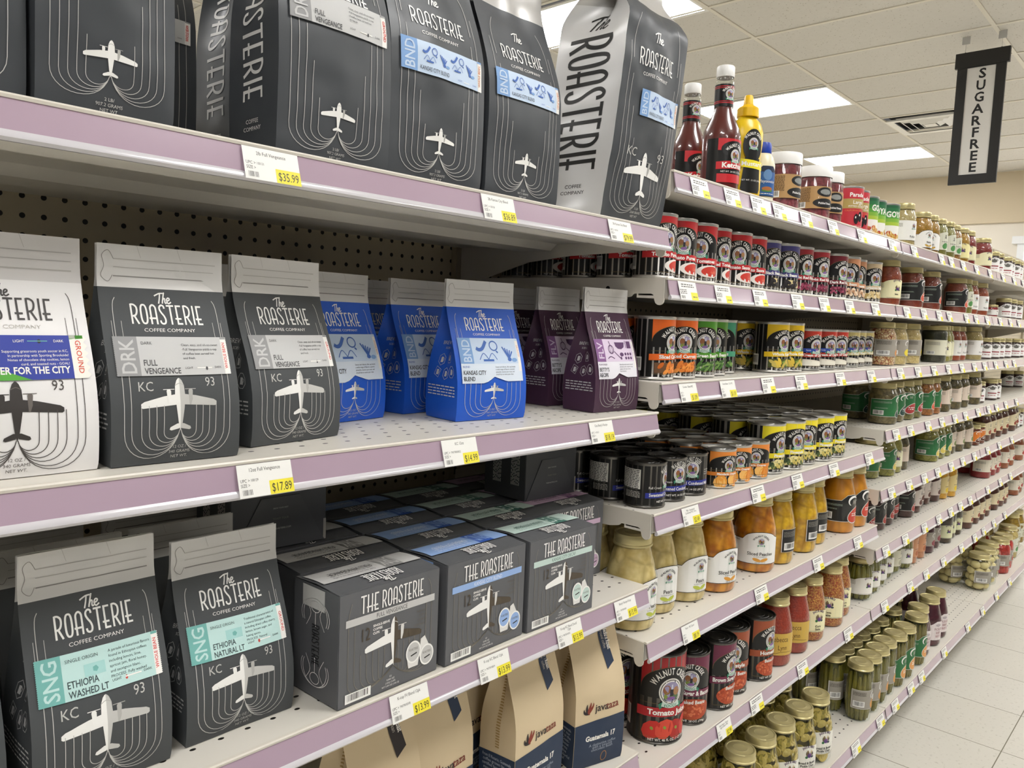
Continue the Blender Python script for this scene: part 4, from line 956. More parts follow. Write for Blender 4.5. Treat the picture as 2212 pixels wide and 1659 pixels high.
def jar_label(a, style, r, h, arg):
    w = r * 1.25; wh, k = M('efeeea', .45), M('1a1918', .42); ink = M('5c5852', .5); gold = M('b5a678', .45)
    if style == 'whitearch':
        y0, y1 = .13 * h, .44 * h
        arch = lambda e: [(-1.7 * w - e, y0 - e), (.8 * w + e, y0 - e), (.8 * w + e, y1 + .02 * h + e)] + [(.62 * w * math.cos(q * PI / 10), y1 + .02 * h + e + .085 * h * math.sin(q * PI / 10)) for q in range(1, 10)] + [(-.7 * w, y1 + e), (-1.7 * w - e, y1 + e)]
        a.poly(arch(.0012), k); a.up(1); a.poly(arch(0), wh); a.up(1)
        a.arc_text('WALNUT CREEK', 0, y1 - .055 * h, .105 * h, .024 * h, k, 2.2, bold=2); emblem(a, 0, y1 - .015 * h, .095 * h, 'efeeea')
        a.text(arg[0], 0, y0 + .11 * h, .042 * h, M('33302c', .5), bold=1, wmax=1.3 * w); a.text('IN WHITE GRAPE JUICE', 0, y0 + .085 * h, .012 * h, ink, wmax=.9 * w)
        for q in (-1, 1): a.ell(q * .14 * w, y0 + .05 * h, .16 * w, .022 * h, M(arg[1], .5), 12, .3 * q)
        a.text('NET WT. 32 OZ', 0, y0 + .008 * h, .014 * h, ink, wmax=.8 * w); a.barcode(-1.55 * w, y0 + .05 * h, .55 * w, .09 * h, wh, k); a.wave_lines(-1.6 * w, -.8 * w, y1 - .02 * h, .0010, 2, ink)
    elif style == 'blackback':
        y0, y1 = .18 * h, .50 * h
        a.rect(-.46 * w, y0, .46 * w, y1, M('d9d4c8', .5)); a.up(1); a.rect(-.43 * w, y0 + .004 * h, .43 * w, y1 - .004 * h, k); a.up(1); a.wave_lines(-.38 * w, .38 * w, y1 - .04 * h, .0013, 6, M('8a8880', .5)); a.barcode(-.34 * w, y0 + .03 * h, .68 * w, .10 * h, wh, k)
    elif style in ('blackwave', 'greenwave', 'orangewave'):
        y0, y1 = (.20 * h, .52 * h) if r > .045 or h > .15 else (.2 * h, .60 * h)
        bg = {'blackwave': '1b1b1a', 'greenwave': '2e7040', 'orangewave': 'd97a28'}[style]
        P = lambda e: [(-1.35 * w - e, y0 - e), (.9 * w + e, y0 - e), (.9 * w + e, y1 + .05 * h + e), (.45 * w, y1 + .10 * h + e), (.05 * w, y1 + .09 * h + e), (-.25 * w, y1 + .01 * h + e), (-1.35 * w - e, y1 + e)]
        a.poly(P(.0014), M('d5d4cb', .5)); a.up(1); a.poly(P(0), M(bg, .42)); a.up(1)
        a.line([(.45 * w + .34 * w * math.cos(q * .25), y1 - .005 * h + .075 * h * math.sin(q * .25)) for q in range(2, 17)], .022 * h, wh, taper=lambda u: .5 + math.sin(PI * u)); a.up(1)
        for q in range(5): a.line([(.36 * w + .05 * w * q, y1 - .045 * h + .012 * h * (q % 2)), (.38 * w + .05 * w * q, y1 + .03 * h - .012 * h * (q % 3))], .006 * h, M('c9c5ba', .5))
        a.lay -= 1
        c = M(arg[0], .45) if arg else M('5a2c18', .5)
        a.ell(.62 * w, y0 + .10 * h, .58 * w, .125 * h, M('d5d4cb', .5), 22, .35); a.up(1); a.ell(.62 * w, y0 + .10 * h, .54 * w, .11 * h, c, 22, .35); a.up(1)
        a.wave_lines(.3 * w, .85 * w, y0 + .115 * h, .0032, 2, wh, 3); a.lay -= 2
        a.barcode(-1.2 * w, y0 + .03 * h, .58 * w, .11 * h, wh, k); a.wave_lines(-1.2 * w, -.2 * w, y1 - .05 * h, .0012, 3, M('9fae9f', .5)); a.wave_lines(-1.1 * w, -.4 * w, y0 + .2 * h, .0012, 2, M('9fae9f', .5))
    elif style == 'script':
        y0, y1 = .18 * h, .50 * h
        a.rect(-1.9 * w, y0, .9 * w, y1, M('d0ab4a', .45)); a.up(1); ib = M('5c4018', .5)
        a.text(arg[0], -.05 * w, y0 + .20 * h, .075 * h, ib, xs=.75, wmax=1.5 * w); a.text('Lynn', .1 * w, y0 + .08 * h, .07 * h, ib, xs=.75); a.line(smooth_path([(-.7 * w, y0 + .08 * h), (-.4 * w, y0 + .16 * h), (-.3 * w, y0 + .03 * h), (.1 * w, y0 + .05 * h), (.7 * w, y0 + .035 * h)]), .0008, ib)
        a.rect(-1.75 * w, y0 + .03 * h, -.95 * w, y1 - .02 * h, wh); a.up(1); a.wave_lines(-1.7 * w, -1.0 * w, y1 - .05 * h, .0012, 14, ink)
    elif style == 'farm':
        y0, y1 = .16 * h, (.44 if h > .15 else .50) * h
        c = M(arg[2], .5); arch = [(-1.25 * w, y0), (.85 * w, y0), (.85 * w, y1)] + [(.75 * w * math.cos(q * PI / 8), y1 + .07 * h * math.sin(q * PI / 8)) for q in range(1, 8)] + [(-.8 * w, y1), (-1.25 * w, y1)]
        a.poly(arch, c); a.up(1); pu = M('4a2d55', .5)
        a.arc_text('JAKE & AMOS', 0, y1 - .10 * h, .145 * h, .034 * h, pu, 1.35, bold=3); farm_art(a, .05 * w, y0 + .22 * h, .11 * h + .1 * w)
        if arg[0]: a.text(arg[0], 0, y0 + .075 * h, .034 * h, k, bold=2, wmax=1.35 * w); a.text(arg[1], 0, y0 + .03 * h, .034 * h, k, bold=2, wmax=1.35 * w) if arg[1] else None
        a.wave_lines(-1.2 * w, -.75 * w, y1 - .02 * h, .0010, 8, M('9a957f', .5)); a.wave_lines(-.6 * w, .7 * w, y0 + .012 * h, .0010, 1, ink)
    elif style in ('greyback', 'eggback'):
        y0, y1 = (.22 * h, .60 * h) if h < .15 else (.24 * h, .56 * h)
        a.rect(-1.1 * w, y0 - .004 * h, .75 * w, y1 + .004 * h, wh); a.up(1); a.rect(-1.07 * w, y0, .73 * w, y1, M('a19b90', .5)); a.up(1)
        a.wave_lines(-1.0 * w, -.2 * w, y1 - .04 * h, .0013, 5, M('4f4b45', .5)); a.barcode(-.98 * w, y0 + .03 * h, .7 * w, .1 * h, wh, k)
        a.line([(.42 * w + .22 * w * math.cos(q * .25), y1 - .09 * h + .06 * h * math.sin(q * .25)) for q in range(0, 17)], .018 * h, wh); a.up(1); a.line([(.36 * w, y1 - .11 * h), (.42 * w, y1 - .06 * h), (.48 * w, y1 - .11 * h)], .008 * h, k); a.ell(.5 * w, y0 + .08 * h, .36 * w, .085 * h, M(arg[0], .5) if arg else M('3c6a4a', .5), 16)
    elif style == 'beets':
        y0, y1 = .14 * h, .48 * h
        a.poly([(-1.2 * w, y0), (.8 * w, y0), (.8 * w, y1 - .04 * h), (.45 * w, y1 + .05 * h), (.0, y1 + .06 * h), (-.4 * w, y1 - .02 * h), (-1.2 * w, y1 - .05 * h)], M('e9dedd', .5)); a.up(1)
        for i, s in enumerate(('PICKLED', 'BABY', 'BEETS')): a.text(s, .15 * w, y0 + (.21 - .075 * i) * h, .05 * h, M('9c5a63', .5), xs=.8, wmax=.9 * w)
        a.ell(.1 * w, y1 - .02 * h, .2 * w, .03 * h, M('b9aeb0', .5), 12)
    elif style == 'tanback':
        y0, y1 = .22 * h, .62 * h; W = PI * r * .98
        a.rect(-W, y0, W, y1, M('b48e5c', .45)); a.up(1)
        a.ell(0, y1 - .10 * h, .45 * w, .085 * h, k, 20); a.ell(0, y0 + .10 * h, .62 * w, .085 * h, k, 20); a.up(1); a.ell(0, y1 - .10 * h, .3 * w, .05 * h, M('8a8d8a', .5), 14); a.text('Pickled Beets', 0, y0 + .08 * h, .036 * h, wh, bold=2, wmax=1.05 * w)
        a.wave_lines(-1.55 * w, -.75 * w, y1 - .04 * h, .0014, 14, M('5a4023', .5)); a.barcode(-1.55 * w, y0 + .01 * h, .6 * w, .11 * h, wh, k)
    elif style == 'jamarch':
        y0, y1 = .10 * h, .55 * h
        a.poly([(-1.2 * w, y0), (1.0 * w, y0), (1.0 * w, y1 + .02 * h), (.5 * w, y1 + .15 * h), (.0, y1 + .19 * h), (-.4 * w, y1 + .12 * h), (-.8 * w, y1), (-1.2 * w, y1 - .03 * h)], M('ecebe8', .5)); a.up(1)
        a.arc_text('MRS MILLERS', .0, y1 - .22 * h, .30 * h, .055 * h, k, 1.3, bold=2); a.rect(-.45 * w, y0 + .22 * h, .5 * w, y0 + .27 * h, M('8f2d35', .5)); a.wave_lines(-.4 * w, .5 * w, y0 + .12 * h, .003, 1, M('a8555c', .5)); a.ell(.0, y1 + .02 * h, .3 * w, .07 * h, M('6b6862', .5), 10)
    else:
        bg, y0, y1 = {'plainwhite': ('eceae5', .16, .60), 'plaincream': ('dfdcc6', .2, .62), 'creamgreen': ('d9d8c6', .2, .6), 'blush': ('dccbbb', .22, .62), 'butter': ('e0d2ae', .22, .62), 'blushbrown': ('dccfc6', .2, .62), 'lemon': ('dcc98e', .18, .66), 'plainlow': ('e3dac8', .22, .64), 'salmon': ('d59a72', .2, .66)}[style]
        y0 *= h; y1 *= h
        a.poly([(-1.25 * w, y0), (.9 * w, y0), (.9 * w, y1 + .05 * h), (.3 * w, y1 + .05 * h), (-.3 * w, y1 - .02 * h), (-1.25 * w, y1 - .02 * h)] if style not in ('plainwhite', 'plaincream', 'plainlow') else [(-1.3 * w, y0), (.9 * w, y0), (.9 * w, y1), (-1.3 * w, y1)], M(bg, .5)); a.up(1)
        a.wave_lines(-1.15 * w, -.3 * w, y1 - .07 * h, .0013, 5, M('8c8677', .5)); a.barcode(-1.1 * w, y0 + .02 * h, .5 * w, .09 * h, wh, k)
        c = {'creamgreen': '4f8a4a', 'blush': '6c7a3c', 'butter': '8a3a22', 'blushbrown': '5c2f22', 'lemon': 'e3c21f', 'plainlow': 'a33328', 'salmon': 'b5673c', 'plainwhite': '4a4744', 'plaincream': 'b9b59c'}[style]
        if style == 'plainwhite': emblem(a, .42 * w, y1 - .12 * h, .115 * h, bg); a.text('Relish', .38 * w, y0 + .06 * h, .05 * h, M('4a4744', .5), wmax=.7 * w)
        else:
            a.ell(.45 * w, y0 + .10 * h, .26 * w, .075 * h, M(c, .5), 14, .3); a.wave_lines(.15 * w, .75 * w, y0 + .2 * h, .0022, 1, M('4a4744', .5))
            a.line([(.45 * w, y1 - .11 * h), (.45 * w, y1 - .02 * h)], .02 * h, M('4a4744', .5)); a.line([(.36 * w, y1 - .10 * h), (.54 * w, y1 - .10 * h)], .012 * h, M('4a4744', .5))
def make_jar(kind):
    pf, r, h, (cs, c1, c2, c3, sc), style, arg, _ = JARS[kind]
    prof, lr, lz = PROF[pf]
    t = thing('food_jar')
    P = [(a * r, z * h) for a, z in prof]
    big = h > .14
    n = 40 if big else 28
    g = bmesh.new(); lathe(g, P, n, cap1=False); 
    link('glass', bm_done('glass', g, GLASS if pf != 'plastic' else GLASS), t)
    # contents, filled to just under the lid
    bm = bmesh.new(); fill = lz * h - .001
    th = .0015
    def rad(z):
        for (a, z0), (b, z1) in zip(P, P[1:]):
            if z <= z1: return a + (b - a) * (z - z0) / max(1e-6, z1 - z0)
        return P[-1][0]
    nz = 30 if big else 16
    zz = [.0025 + (fill - .0025) * i / nz for i in range(nz + 1)]
    cm = content_material('contents_' + kind, c1, c2, sc, c3, soft=bool(c3) and kind not in ('jar_gry',))
    if cs in ('spears', 'chips', 'eggs'):
        core = content_material('brine_' + kind, {'spears': '45451a', 'chips': '4a431a', 'eggs': '8f7f4c'}[cs], {'spears': '55541f', 'chips': '5b5220', 'eggs': 'a3925a'}[cs], 40)
        k = {'spears': .70, 'chips': .74, 'eggs': .55}[cs]
        lathe(bm, [(rad(z) * k, z) for z in zz], n)
        rr = random.Random(kind)
        if cs == 'spears':
            m = 13 if kind != 'jar_asp' else 18
            for i in range(m):
                a = 2 * PI * i / m; R = rad(.3 * h); w = PI * R / m * 1.12; rc = R - w * .95 - th
                z0, z1 = .004, h * rr.uniform(.78, .86); lean = rr.uniform(-.06, .06)
                rings = []
                for q in range(9):
                    u = q / 8; s = max(.25, math.sin(PI * min(1, max(.05, u * .9 + .06))) ** .45)
                    aa = a + lean * (u - .5) * 3
                    rings.append([bm.verts.new((rc * math.cos(aa) + w * s * math.cos(e) * .95, rc * math.sin(aa) + w * s * math.sin(e) * .95, z0 + (z1 - z0) * u)) for e in [2 * PI * v / 8 for v in range(8)]])
                for q in range(8):
                    for v in range(8): bm.faces.new((rings[q][v], rings[q][(v + 1) % 8], rings[q + 1][(v + 1) % 8], rings[q + 1][v])).material_index = 1
                bm.faces.new(rings[0][::-1]).material_index = 1; bm.faces.new(rings[-1]).material_index = 1
        elif cs == 'chips':
            for i in range(150):
                z = rr.uniform(.012, fill - .012); a = rr.uniform(0, 2 * PI); R = rad(z) - .0062
                mt = Matrix.Translation((R * math.cos(a), R * math.sin(a), z)) @ Matrix.Rotation(a, 4, 'Z') @ Matrix.Rotation(rr.uniform(-.35, .35), 4, 'Z') @ Matrix.Rotation(PI / 2 + rr.uniform(-.55, .55), 4, 'Y')
                q = bmesh.ops.create_cone(bm, cap_ends=True, segments=16, radius1=.0125, radius2=.0115, depth=.0028, matrix=mt)
                for v in q['verts']:
                    d = math.hypot(v.co.x, v.co.y); lim = rad(v.co.z) - th
                    if d > lim: v.co.x *= lim / d; v.co.y *= lim / d
                    v.co.z = min(max(v.co.z, .003), fill)
                    for f in v.link_faces: f.material_index = 1 + i % 2
        link('contents', bm_done('contents', bm, [core, cm, content_material('slices_' + kind, 'b9a04a', 'c9b566', 90)] if cs == 'chips' else [core, cm]), t)
        if cs == 'eggs':
            em = None
            for lay in range(4):
                for i in range(5):
                    z = .022 + lay * .029; a = 2 * PI * (i + .5 * (lay % 2)) / 5 + rr.uniform(-.1, .1); R = rad(z) - .0205
                    if em is None:
                        b2 = bmesh.new(); bmesh.ops.create_uvsphere(b2, u_segments=20, v_segments=12, radius=.0165); bmesh.ops.scale(b2, verts=b2.verts, vec=(1.0, 1.28, .98)); em = bm_done('egg', b2, M('d9c98f', .3))
                    e = link('egg', em, t, (R * math.cos(a), R * math.sin(a), z)); e.rotation_euler = (rr.uniform(-.35, .35), 0, a)
    else:
        rings = lathe(bm, [(rad(z) - th, z) for z in zz], n * (2 if cs == 'chunk' and big else 1))
        amp = {'chunk': .0016, 'rel': .0005}[cs]
        for R in rings[1:-1]:
            for v in R:
                q = noise.voronoi(v.co * (sc * 1.3))[0]; u = min(1.0, (q[1] - q[0]) * 1.6); d = amp * u * (2 - u) - amp
                l = math.hypot(v.co.x, v.co.y); v.co.x *= 1 + d / l; v.co.y *= 1 + d / l
        link('contents', bm_done('contents', bm, cm), t)
    # lid
    bm = bmesh.new(); R = lr * r; z0, z1 = lz * h, h
    H = z1 - z0
    if pf == 'plastic': lathe(bm, [(R * .99, z0), (R, z0 + .001), (R * .985, z1 - .002), (R * .95, z1), (.001, z1)], 56, cap0=False, cap1=False, rib=.012, ribn=1); lm = M('f0efec', .4)
    else:
        lathe(bm, [(R * .97, z0), (R * 1.03, z0 + .0006), (R * 1.03, z0 + H * .16), (R * .985, z0 + H * .24), (R * 1.0, z0 + H * .36), (R * .985, z0 + H * .48), (R * 1.0, z0 + H * .60), (R * .985, z0 + H * .72), (R * .985, z1 - .0022), (R * .95, z1 - .0004), (R * .90, z1), (R * .84, z1 - .0006), (R * .82, z1 - .0012), (R * .5, z1 - .0012), (R * .46, z1 - .0006), (R * .40, z1 - .0012), (.0008, z1 - .0012)], n, cap0=False); lm = GOLD
    link('lid', bm_done('lid', bm, lm), t)
    a = Art(); jar_label(a, style, r, h, arg)
    a.build('paper_label', cyl_map(lambda z: rad(z)), t, cx=r * .3, base=.0003)
    return t
def make_bottle(kind):
    t = thing('sauce_bottle')
    if kind == 'ketchup':
        P = [(.030, 0), (.0355, .004), (.037, .012), (.037, .104), (.0365, .110), (.034, .122), (.026, .140), (.0195, .156), (.0175, .170), (.0168, .200), (.0172, .212)]
        bm = bmesh.new(); lathe(bm, P + [(.0155, .214), (.0158, .219), (.0148, .221)], 32, cap1=False); link('glass', bm_done('glass', bm, GLASS), t)
        bm = bmesh.new(); lathe(bm, [(a - .001, max(.002, z)) for a, z in P if z < .205], 32); link('ketchup_fill', bm_done('ketchup_fill', bm, M('5a1712', .3)), t)
        bm = bmesh.new(); lathe(bm, [(.0165, .221), (.0172, .222), (.0170, .240), (.0155, .242), (.001, .242)], 40, cap0=False, rib=.015, ribn=1); link('cap', bm_done('cap', bm, M('f0efec', .4)), t)
        k, rd, wh = M('161514', .3), M('c3272f', .35), M('f2f0e9', .4); r = .037
        a = Art(); a.rect(-.052, .018, .04, .100, k); a.up(1); a.rect(-.030, .018, .04, .034, rd); a.rect(-.030, .078, .04, .100, rd); a.up(1)
        a.ell(.006, .080, .030, .016, k, 20); a.arc_text('WALNUT CREEK', .006, .066, .0195, .006, wh, 2.1, bold=2); emblem(a, .006, .069, .021); a.up(6)
        a.poly([(-.032, .042), (.005, .044), (.04, .043), (.04, .057), (.005, .059), (-.032, .056)], rd); a.up(1); a.text('Ketchup', .004, .0455, .0095, wh, bold=3, xs=1.1); a.text('NET WT. 24 OZ (1.5 LB) 680g', .004, .0365, .003, wh)
        a.build('front_label', cyl_map(r + .0002), t, cx=.01)
        g = lambda z: .0172 + (.0003 if z < .17 else 0)
        a = Art(); a.rect(-.05, .164, .05, .206, k); a.up(1)
        for z in (.170, .173, .198, .201): a.rect(-.05, z, .05, z + .0014, rd)
        a.up(1); emblem(a, 0, .187, .017); a.arc_text('WALNUT CREEK', 0, .185, .0125, .0045, wh, 2.3, bold=2)
        a.build('neck_label', lambda x, y, d: Vector(((.0182 + d) * math.sin(x / .0172), -(.0182 + d) * math.cos(x / .0172), y)), t, cx=.005)
    elif kind == 'mustard':
        sq = lambda bm: bmesh.ops.scale(bm, verts=bm.verts, vec=(1.12, .80, 1))
        bm = bmesh.new(); lathe(bm, [(.028, 0), (.0315, .004), (.032, .02), (.032, .055), (.029, .075), (.0295, .09), (.032, .115), (.0315, .135), (.026, .152), (.019, .160), (.018, .164)], 36); sq(bm); link('bottle', bm_done('bottle', bm, M('e9c413', .3)), t)
        bm = bmesh.new(); lathe(bm, [(.0195, .163), (.0215, .164), (.0215, .180), (.019, .183), (.0105, .188), (.0085, .204), (.007, .207), (.001, .207)], 36, cap0=False, rib=.01, ribn=1); link('nozzle_cap', bm_done('nozzle_cap', bm, M('f0bf10', .35)), t)
        k, wh, ye = M('161514', .35), M('f2f0e9', .4), M('f0e12a', .4)
        mp = lambda x, y, d: Vector((1.12 * (.0322 + d) * math.sin(x / .033), -.80 * (.0330 + d) * math.cos(x / .033), y))
        a = Art(); a.ell(0, .105, .021, .032, k, 26); a.poly([(-.016, .08), (.016, .08), (.022, .02), (.018, .012), (-.018, .012), (-.022, .02)], k); a.up(1)
        a.arc_text('WALNUT CREEK', 0, .108, .0175, .0055, wh, 2.2, bold=2); emblem(a, 0, .109, .019); a.up(6)
        a.poly([(-.025, .062), (.025, .058), (.025, .074), (-.025, .078)], ye); a.up(1); a.text('Mustard', 0, .0645, .0085, wh, bold=2, xs=1.1); a.text('NET WT. 12 OZ (340g)', 0, .035, .003, wh)
        a.build('front_label', mp, t, cx=.008)
    else:
        bm = bmesh.new(); lathe(bm, [(.022, 0), (.0255, .004), (.026, .03), (.0245, .05), (.026, .08), (.022, .096), (.016, .104)], 32); link('bottle', bm_done('bottle', bm, M('e3dcc0', .3)), t)
        bm = bmesh.new(); lathe(bm, [(.0165, .104), (.017, .105), (.017, .120), (.015, .126), (.001, .127)], 32, cap0=False); link('flip_cap', bm_done('flip_cap', bm, M('1f3fa8', .35)), t)
        a = Art(); bl = M('1f5596', .45); wh = M('f0efe8', .45)
        a.poly([(-.024, .014), (.024, .014), (.024, .066), (.012, .076), (-.012, .076), (-.024, .066)], M('16233f', .45)); a.up(1); a.rect(-.022, .016, .022, .064, bl); a.up(1)
        a.ell(0, .058, .010, .011, M('5f86b5', .5), 16); a.text('Mayonnaise', 0, .042, .006, wh, wmax=.036); a.ell(0, .03, .012, .004, M('a8642f', .5), 14); a.ell(0, .026, .013, .003, M('4a7a3a', .5), 14); a.wave_lines(-.016, .016, .019, .0014, 1, wh)
        a.build('front_label', cyl_map(.0263), t, cx=.006)
    return t

# ---------------------------------------------------------------- the room
def struct(name, me, loc=(0, 0, 0)):
    o = link(name, me, None, loc); o['kind'] = 'structure'; return o
X0, X1, Y0, Y1, HC = -3.2, 10.33, -4.2, 7.5, 1.823 + CZ
bm = bmesh.new(); box(bm, X0, X1 + 2, Y0, Y1, -.05, 0); struct('floor', bm_done('floor', bm, floor_material(), False))
# ceiling: tiles lie a little above the exposed bars; openings where the lamps and the vent sit
LAMPS = [(x, y) for x in (1.236 - 2.4384, 1.236, 3.6745, 6.113, 8.5515) for y in (2.415, -1.2426)] + [(x, y) for x in (-1.2024, 3.6745, 8.5515) for y in (-3.681, 6.0726)]
VENT = (7.42, 1.82)
def holed(x, y): return any(a - .01 < x < a + .60 and b - .01 < y < b + 1.21 for a, b in LAMPS) or (VENT[0] - .01 < x < VENT[0] + .60 and VENT[1] - .01 < y < VENT[1] + .60)
bm = bmesh.new()
nx0 = math.floor((X0 - 4.237) / .6096); nx1 = math.ceil((X1 - 4.237) / .6096)
ny0 = math.floor((Y0 - 1.1962) / 1.2192); ny1 = math.ceil((Y1 - 1.1962) / 1.2192)
for i in range(nx0, nx1):
    for j in range(ny0, ny1):
        xa, ya = 4.237 + .6096 * i, 1.1962 + 1.2192 * j
        if holed(xa + .3, ya + .6) or (abs(xa - VENT[0]) < .2 and ya < VENT[1] < ya + 1.2):
            if not any(abs(xa - a) < .3 and abs(ya - b) < .6 for a, b in LAMPS): box(bm, xa, xa + .6096, ya, ya + .6096, HC + .006, HC + .02)
            continue
        box(bm, xa, xa + .6096, ya, ya + 1.2192, HC + .006, HC + .02)
for i in range(nx0, nx1 + 1):
    x = 4.237 + .6096 * i; box(bm, x - .012, x + .012, Y0, Y1, HC, HC + .012, 1)
for j in range(ny0, ny1 + 1):
    y = 1.1962 + 1.2192 * j; box(bm, X0, X1, y - .012, y + .012, HC - .0005, HC + .012, 1)
struct('ceiling', bm_done('ceiling', bm, [ceiling_material(), M('ddd7c9', .5)], False))
PAINT = M('d8c9ae', .8); PAINT_LIT = M('eae3d6', .8)  # second tone: stronger light on the lower wall, put into its colour
bm = bmesh.new(); box(bm, X1, X1 + .12, Y0, Y1, CZ + 1.262, HC + .02); struct('wall_far', bm_done('wall_far', bm, PAINT, False))
bm = bmesh.new(); box(bm, X1 + .04, X1 + .16, Y0, Y1, 0, CZ + 1.30); struct('wall_back', bm_done('wall_back', bm, PAINT_LIT, False))
bm = bmesh.new()
for k in range(10): box(bm, X1 + .034, X1 + .04, -2.05 + k * 1.22, -2.02 + k * 1.22, 0, HC)
struct('trim_1', bm_done('trim_1', bm, M('cfc6b4', .6), False))
# the lit window in the far wall, cut off by the edge of the picture
wx = X1 + .02
bm = bmesh.new()
ya, yb = .75, 1.84
box(bm, wx - .03, wx + .03, ya, ya + .07, CZ - .2, CZ + 1.02); box(bm, wx - .03, wx + .03, yb - .07, yb, CZ - .2, CZ + 1.02); box(bm, wx - .06, wx + .03, ya - .05, yb + .05, CZ + 1.02, CZ + 1.10); box(bm, wx - .06, wx + .03, ya - .05, yb + .05, CZ - .26, CZ - .2)
w1 = struct('window_1', bm_done('window_1', bm, M('eef0f2', .5), False))
bm = bmesh.new(); box(bm, wx + .0, wx + .01, ya + .07, yb - .07, CZ - .2, CZ + 1.02); link('pane', bm_done('pane', bm, glow_material(2.2), False), w1)

# lamps, vent and sign
def troffer(x, y, label, group):
    t = thing('ceiling_light', label, 'ceiling light', (x, y, HC), 0, group)
    bm = bmesh.new(); W, L = .6096, 1.2192
    box(bm, 0, .03, 0, L, .0002, .008); box(bm, W - .03, W, 0, L, .0002, .008); box(bm, .03, W - .03, 0, .03, .0002, .008); box(bm, .03, W - .03, L - .03, L, .0002, .008)
    link('frame', bm_done('frame', bm, M('e9e7e2', .5), False), t)
    bm = bmesh.new(); box(bm, .03, W - .03, .03, L - .03, .001, .004); link('diffuser', bm_done('diffuser', bm, GLOW, False), t)
GLOW = glow_material(LAMP)
seen = {(3.6745, 2.415): 'white ceiling light panel peeking out above the tall silver-sided coffee bag', (6.113, 2.415): 'white ceiling light panel glowing behind the mustard bottle', (8.5515, 2.415): 'farthest white ceiling light panel, just above the brown jars'}
for a, b in LAMPS: troffer(a, b, seen.get((a, b), 'white ceiling light panel over the aisle outside the picture'), None if (a, b) in seen else 'ceiling lights outside the picture')
t = thing('ceiling_vent', 'square white ceiling air vent beside the hanging sign', 'air vent', (VENT[0] + .3, VENT[1] + .3, HC))
bm = bmesh.new()
def ring(bm, a, b, z0, z1):
    v = [[bm.verts.new((s * sx, s * sy, z)) for sx, sy in ((-1, -1), (1, -1), (1, 1), (-1, 1))] for s, z in ((a, z0), (b, z1))]
    for i in range(4): bm.faces.new((v[0][i], v[0][(i + 1) % 4], v[1][(i + 1) % 4], v[1][i]))
ring(bm, .295, .235, -.002, -.001); ring(bm, .295, .295, -.002, .01); link('frame', bm_done('frame', bm, M('efece5', .5), False), t)
for a in (.235, .175, .115):
    bm = bmesh.new(); ring(bm, a - .006, a - .052, .034, -.004); ring(bm, a - .052, a - .056, -.004, -.001); link('louver', bm_done('louver', bm, M('efece5', .5), False), t)
bm = bmesh.new(); box(bm, -.05, .05, -.05, .05, -.004, -.001); link('center_plate', bm_done('center_plate', bm, M('efece5', .5), False), t)
bm = bmesh.new(); box(bm, -.29, .29, -.29, .29, .05, .055); link('duct', bm_done('duct', bm, M('2b2926', .8), False), t)
SX = 5.56
t = thing('hanging_sign', 'black framed vertical sign reading sugarfree, hanging from the ceiling', 'sign', (SX, 1.268, CZ + .925))
bm = bmesh.new(); box(bm, 0, .019, -.132, -.078, 0, .71); box(bm, 0, .019, .078, .132, 0, .71); box(bm, 0, .019, -.078, .078, 0, .058); box(bm, 0, .019, -.078, .078, .705, .71); box(bm, -.004, .023, -.147, .147, .71, .80)
link('frame', bm_done('frame', bm, M('191715', .5), False), t)
bm = bmesh.new(); box(bm, .006, .013, -.078, .078, .058, .705); link('panel', bm_done('panel', bm, M('d6d3cd', .5), False), t)
a = Art(); k = M('131211', .5)
for i, ch in enumerate('SUGARFREE'):
    v, f, xa, xb = glyphs(ch, 1); a.text(ch, [.008, .004, .0, -.002, -.003, -.003, .0, .0, -.002][i], .638 - .0705 * i, .056, k, bold=2, xs=1.1 if ch not in 'UG' else .95)
l = a.build('lettering', flat_map((.0055, 0, 0), (0, -1, 0), (0, 0, 1), (-1, 0, 0)), t)
for y in (-.098, .098):
    bm = bmesh.new(); box(bm, .006, .010, y - .022, y + .022, HC - CZ - .925 - .045, HC - CZ - .925 + .002); link('hanging_clip', bm_done('hanging_clip', bm, M('c3c2bf', .4), False), t)
    bm = bmesh.new(); box(bm, .0075, .0085, y - .0006, y + .0006, .79, HC - CZ - .925 - .03)
    bmesh.ops.create_circle(bm, segments=10, radius=.004, matrix=Matrix.Translation((.008, y, .803)) @ Matrix.Rotation(PI / 2, 4, 'Y'), cap_ends=True)
    link('wire', bm_done('wire', bm, M('8a8884', .4, .8), False), t)

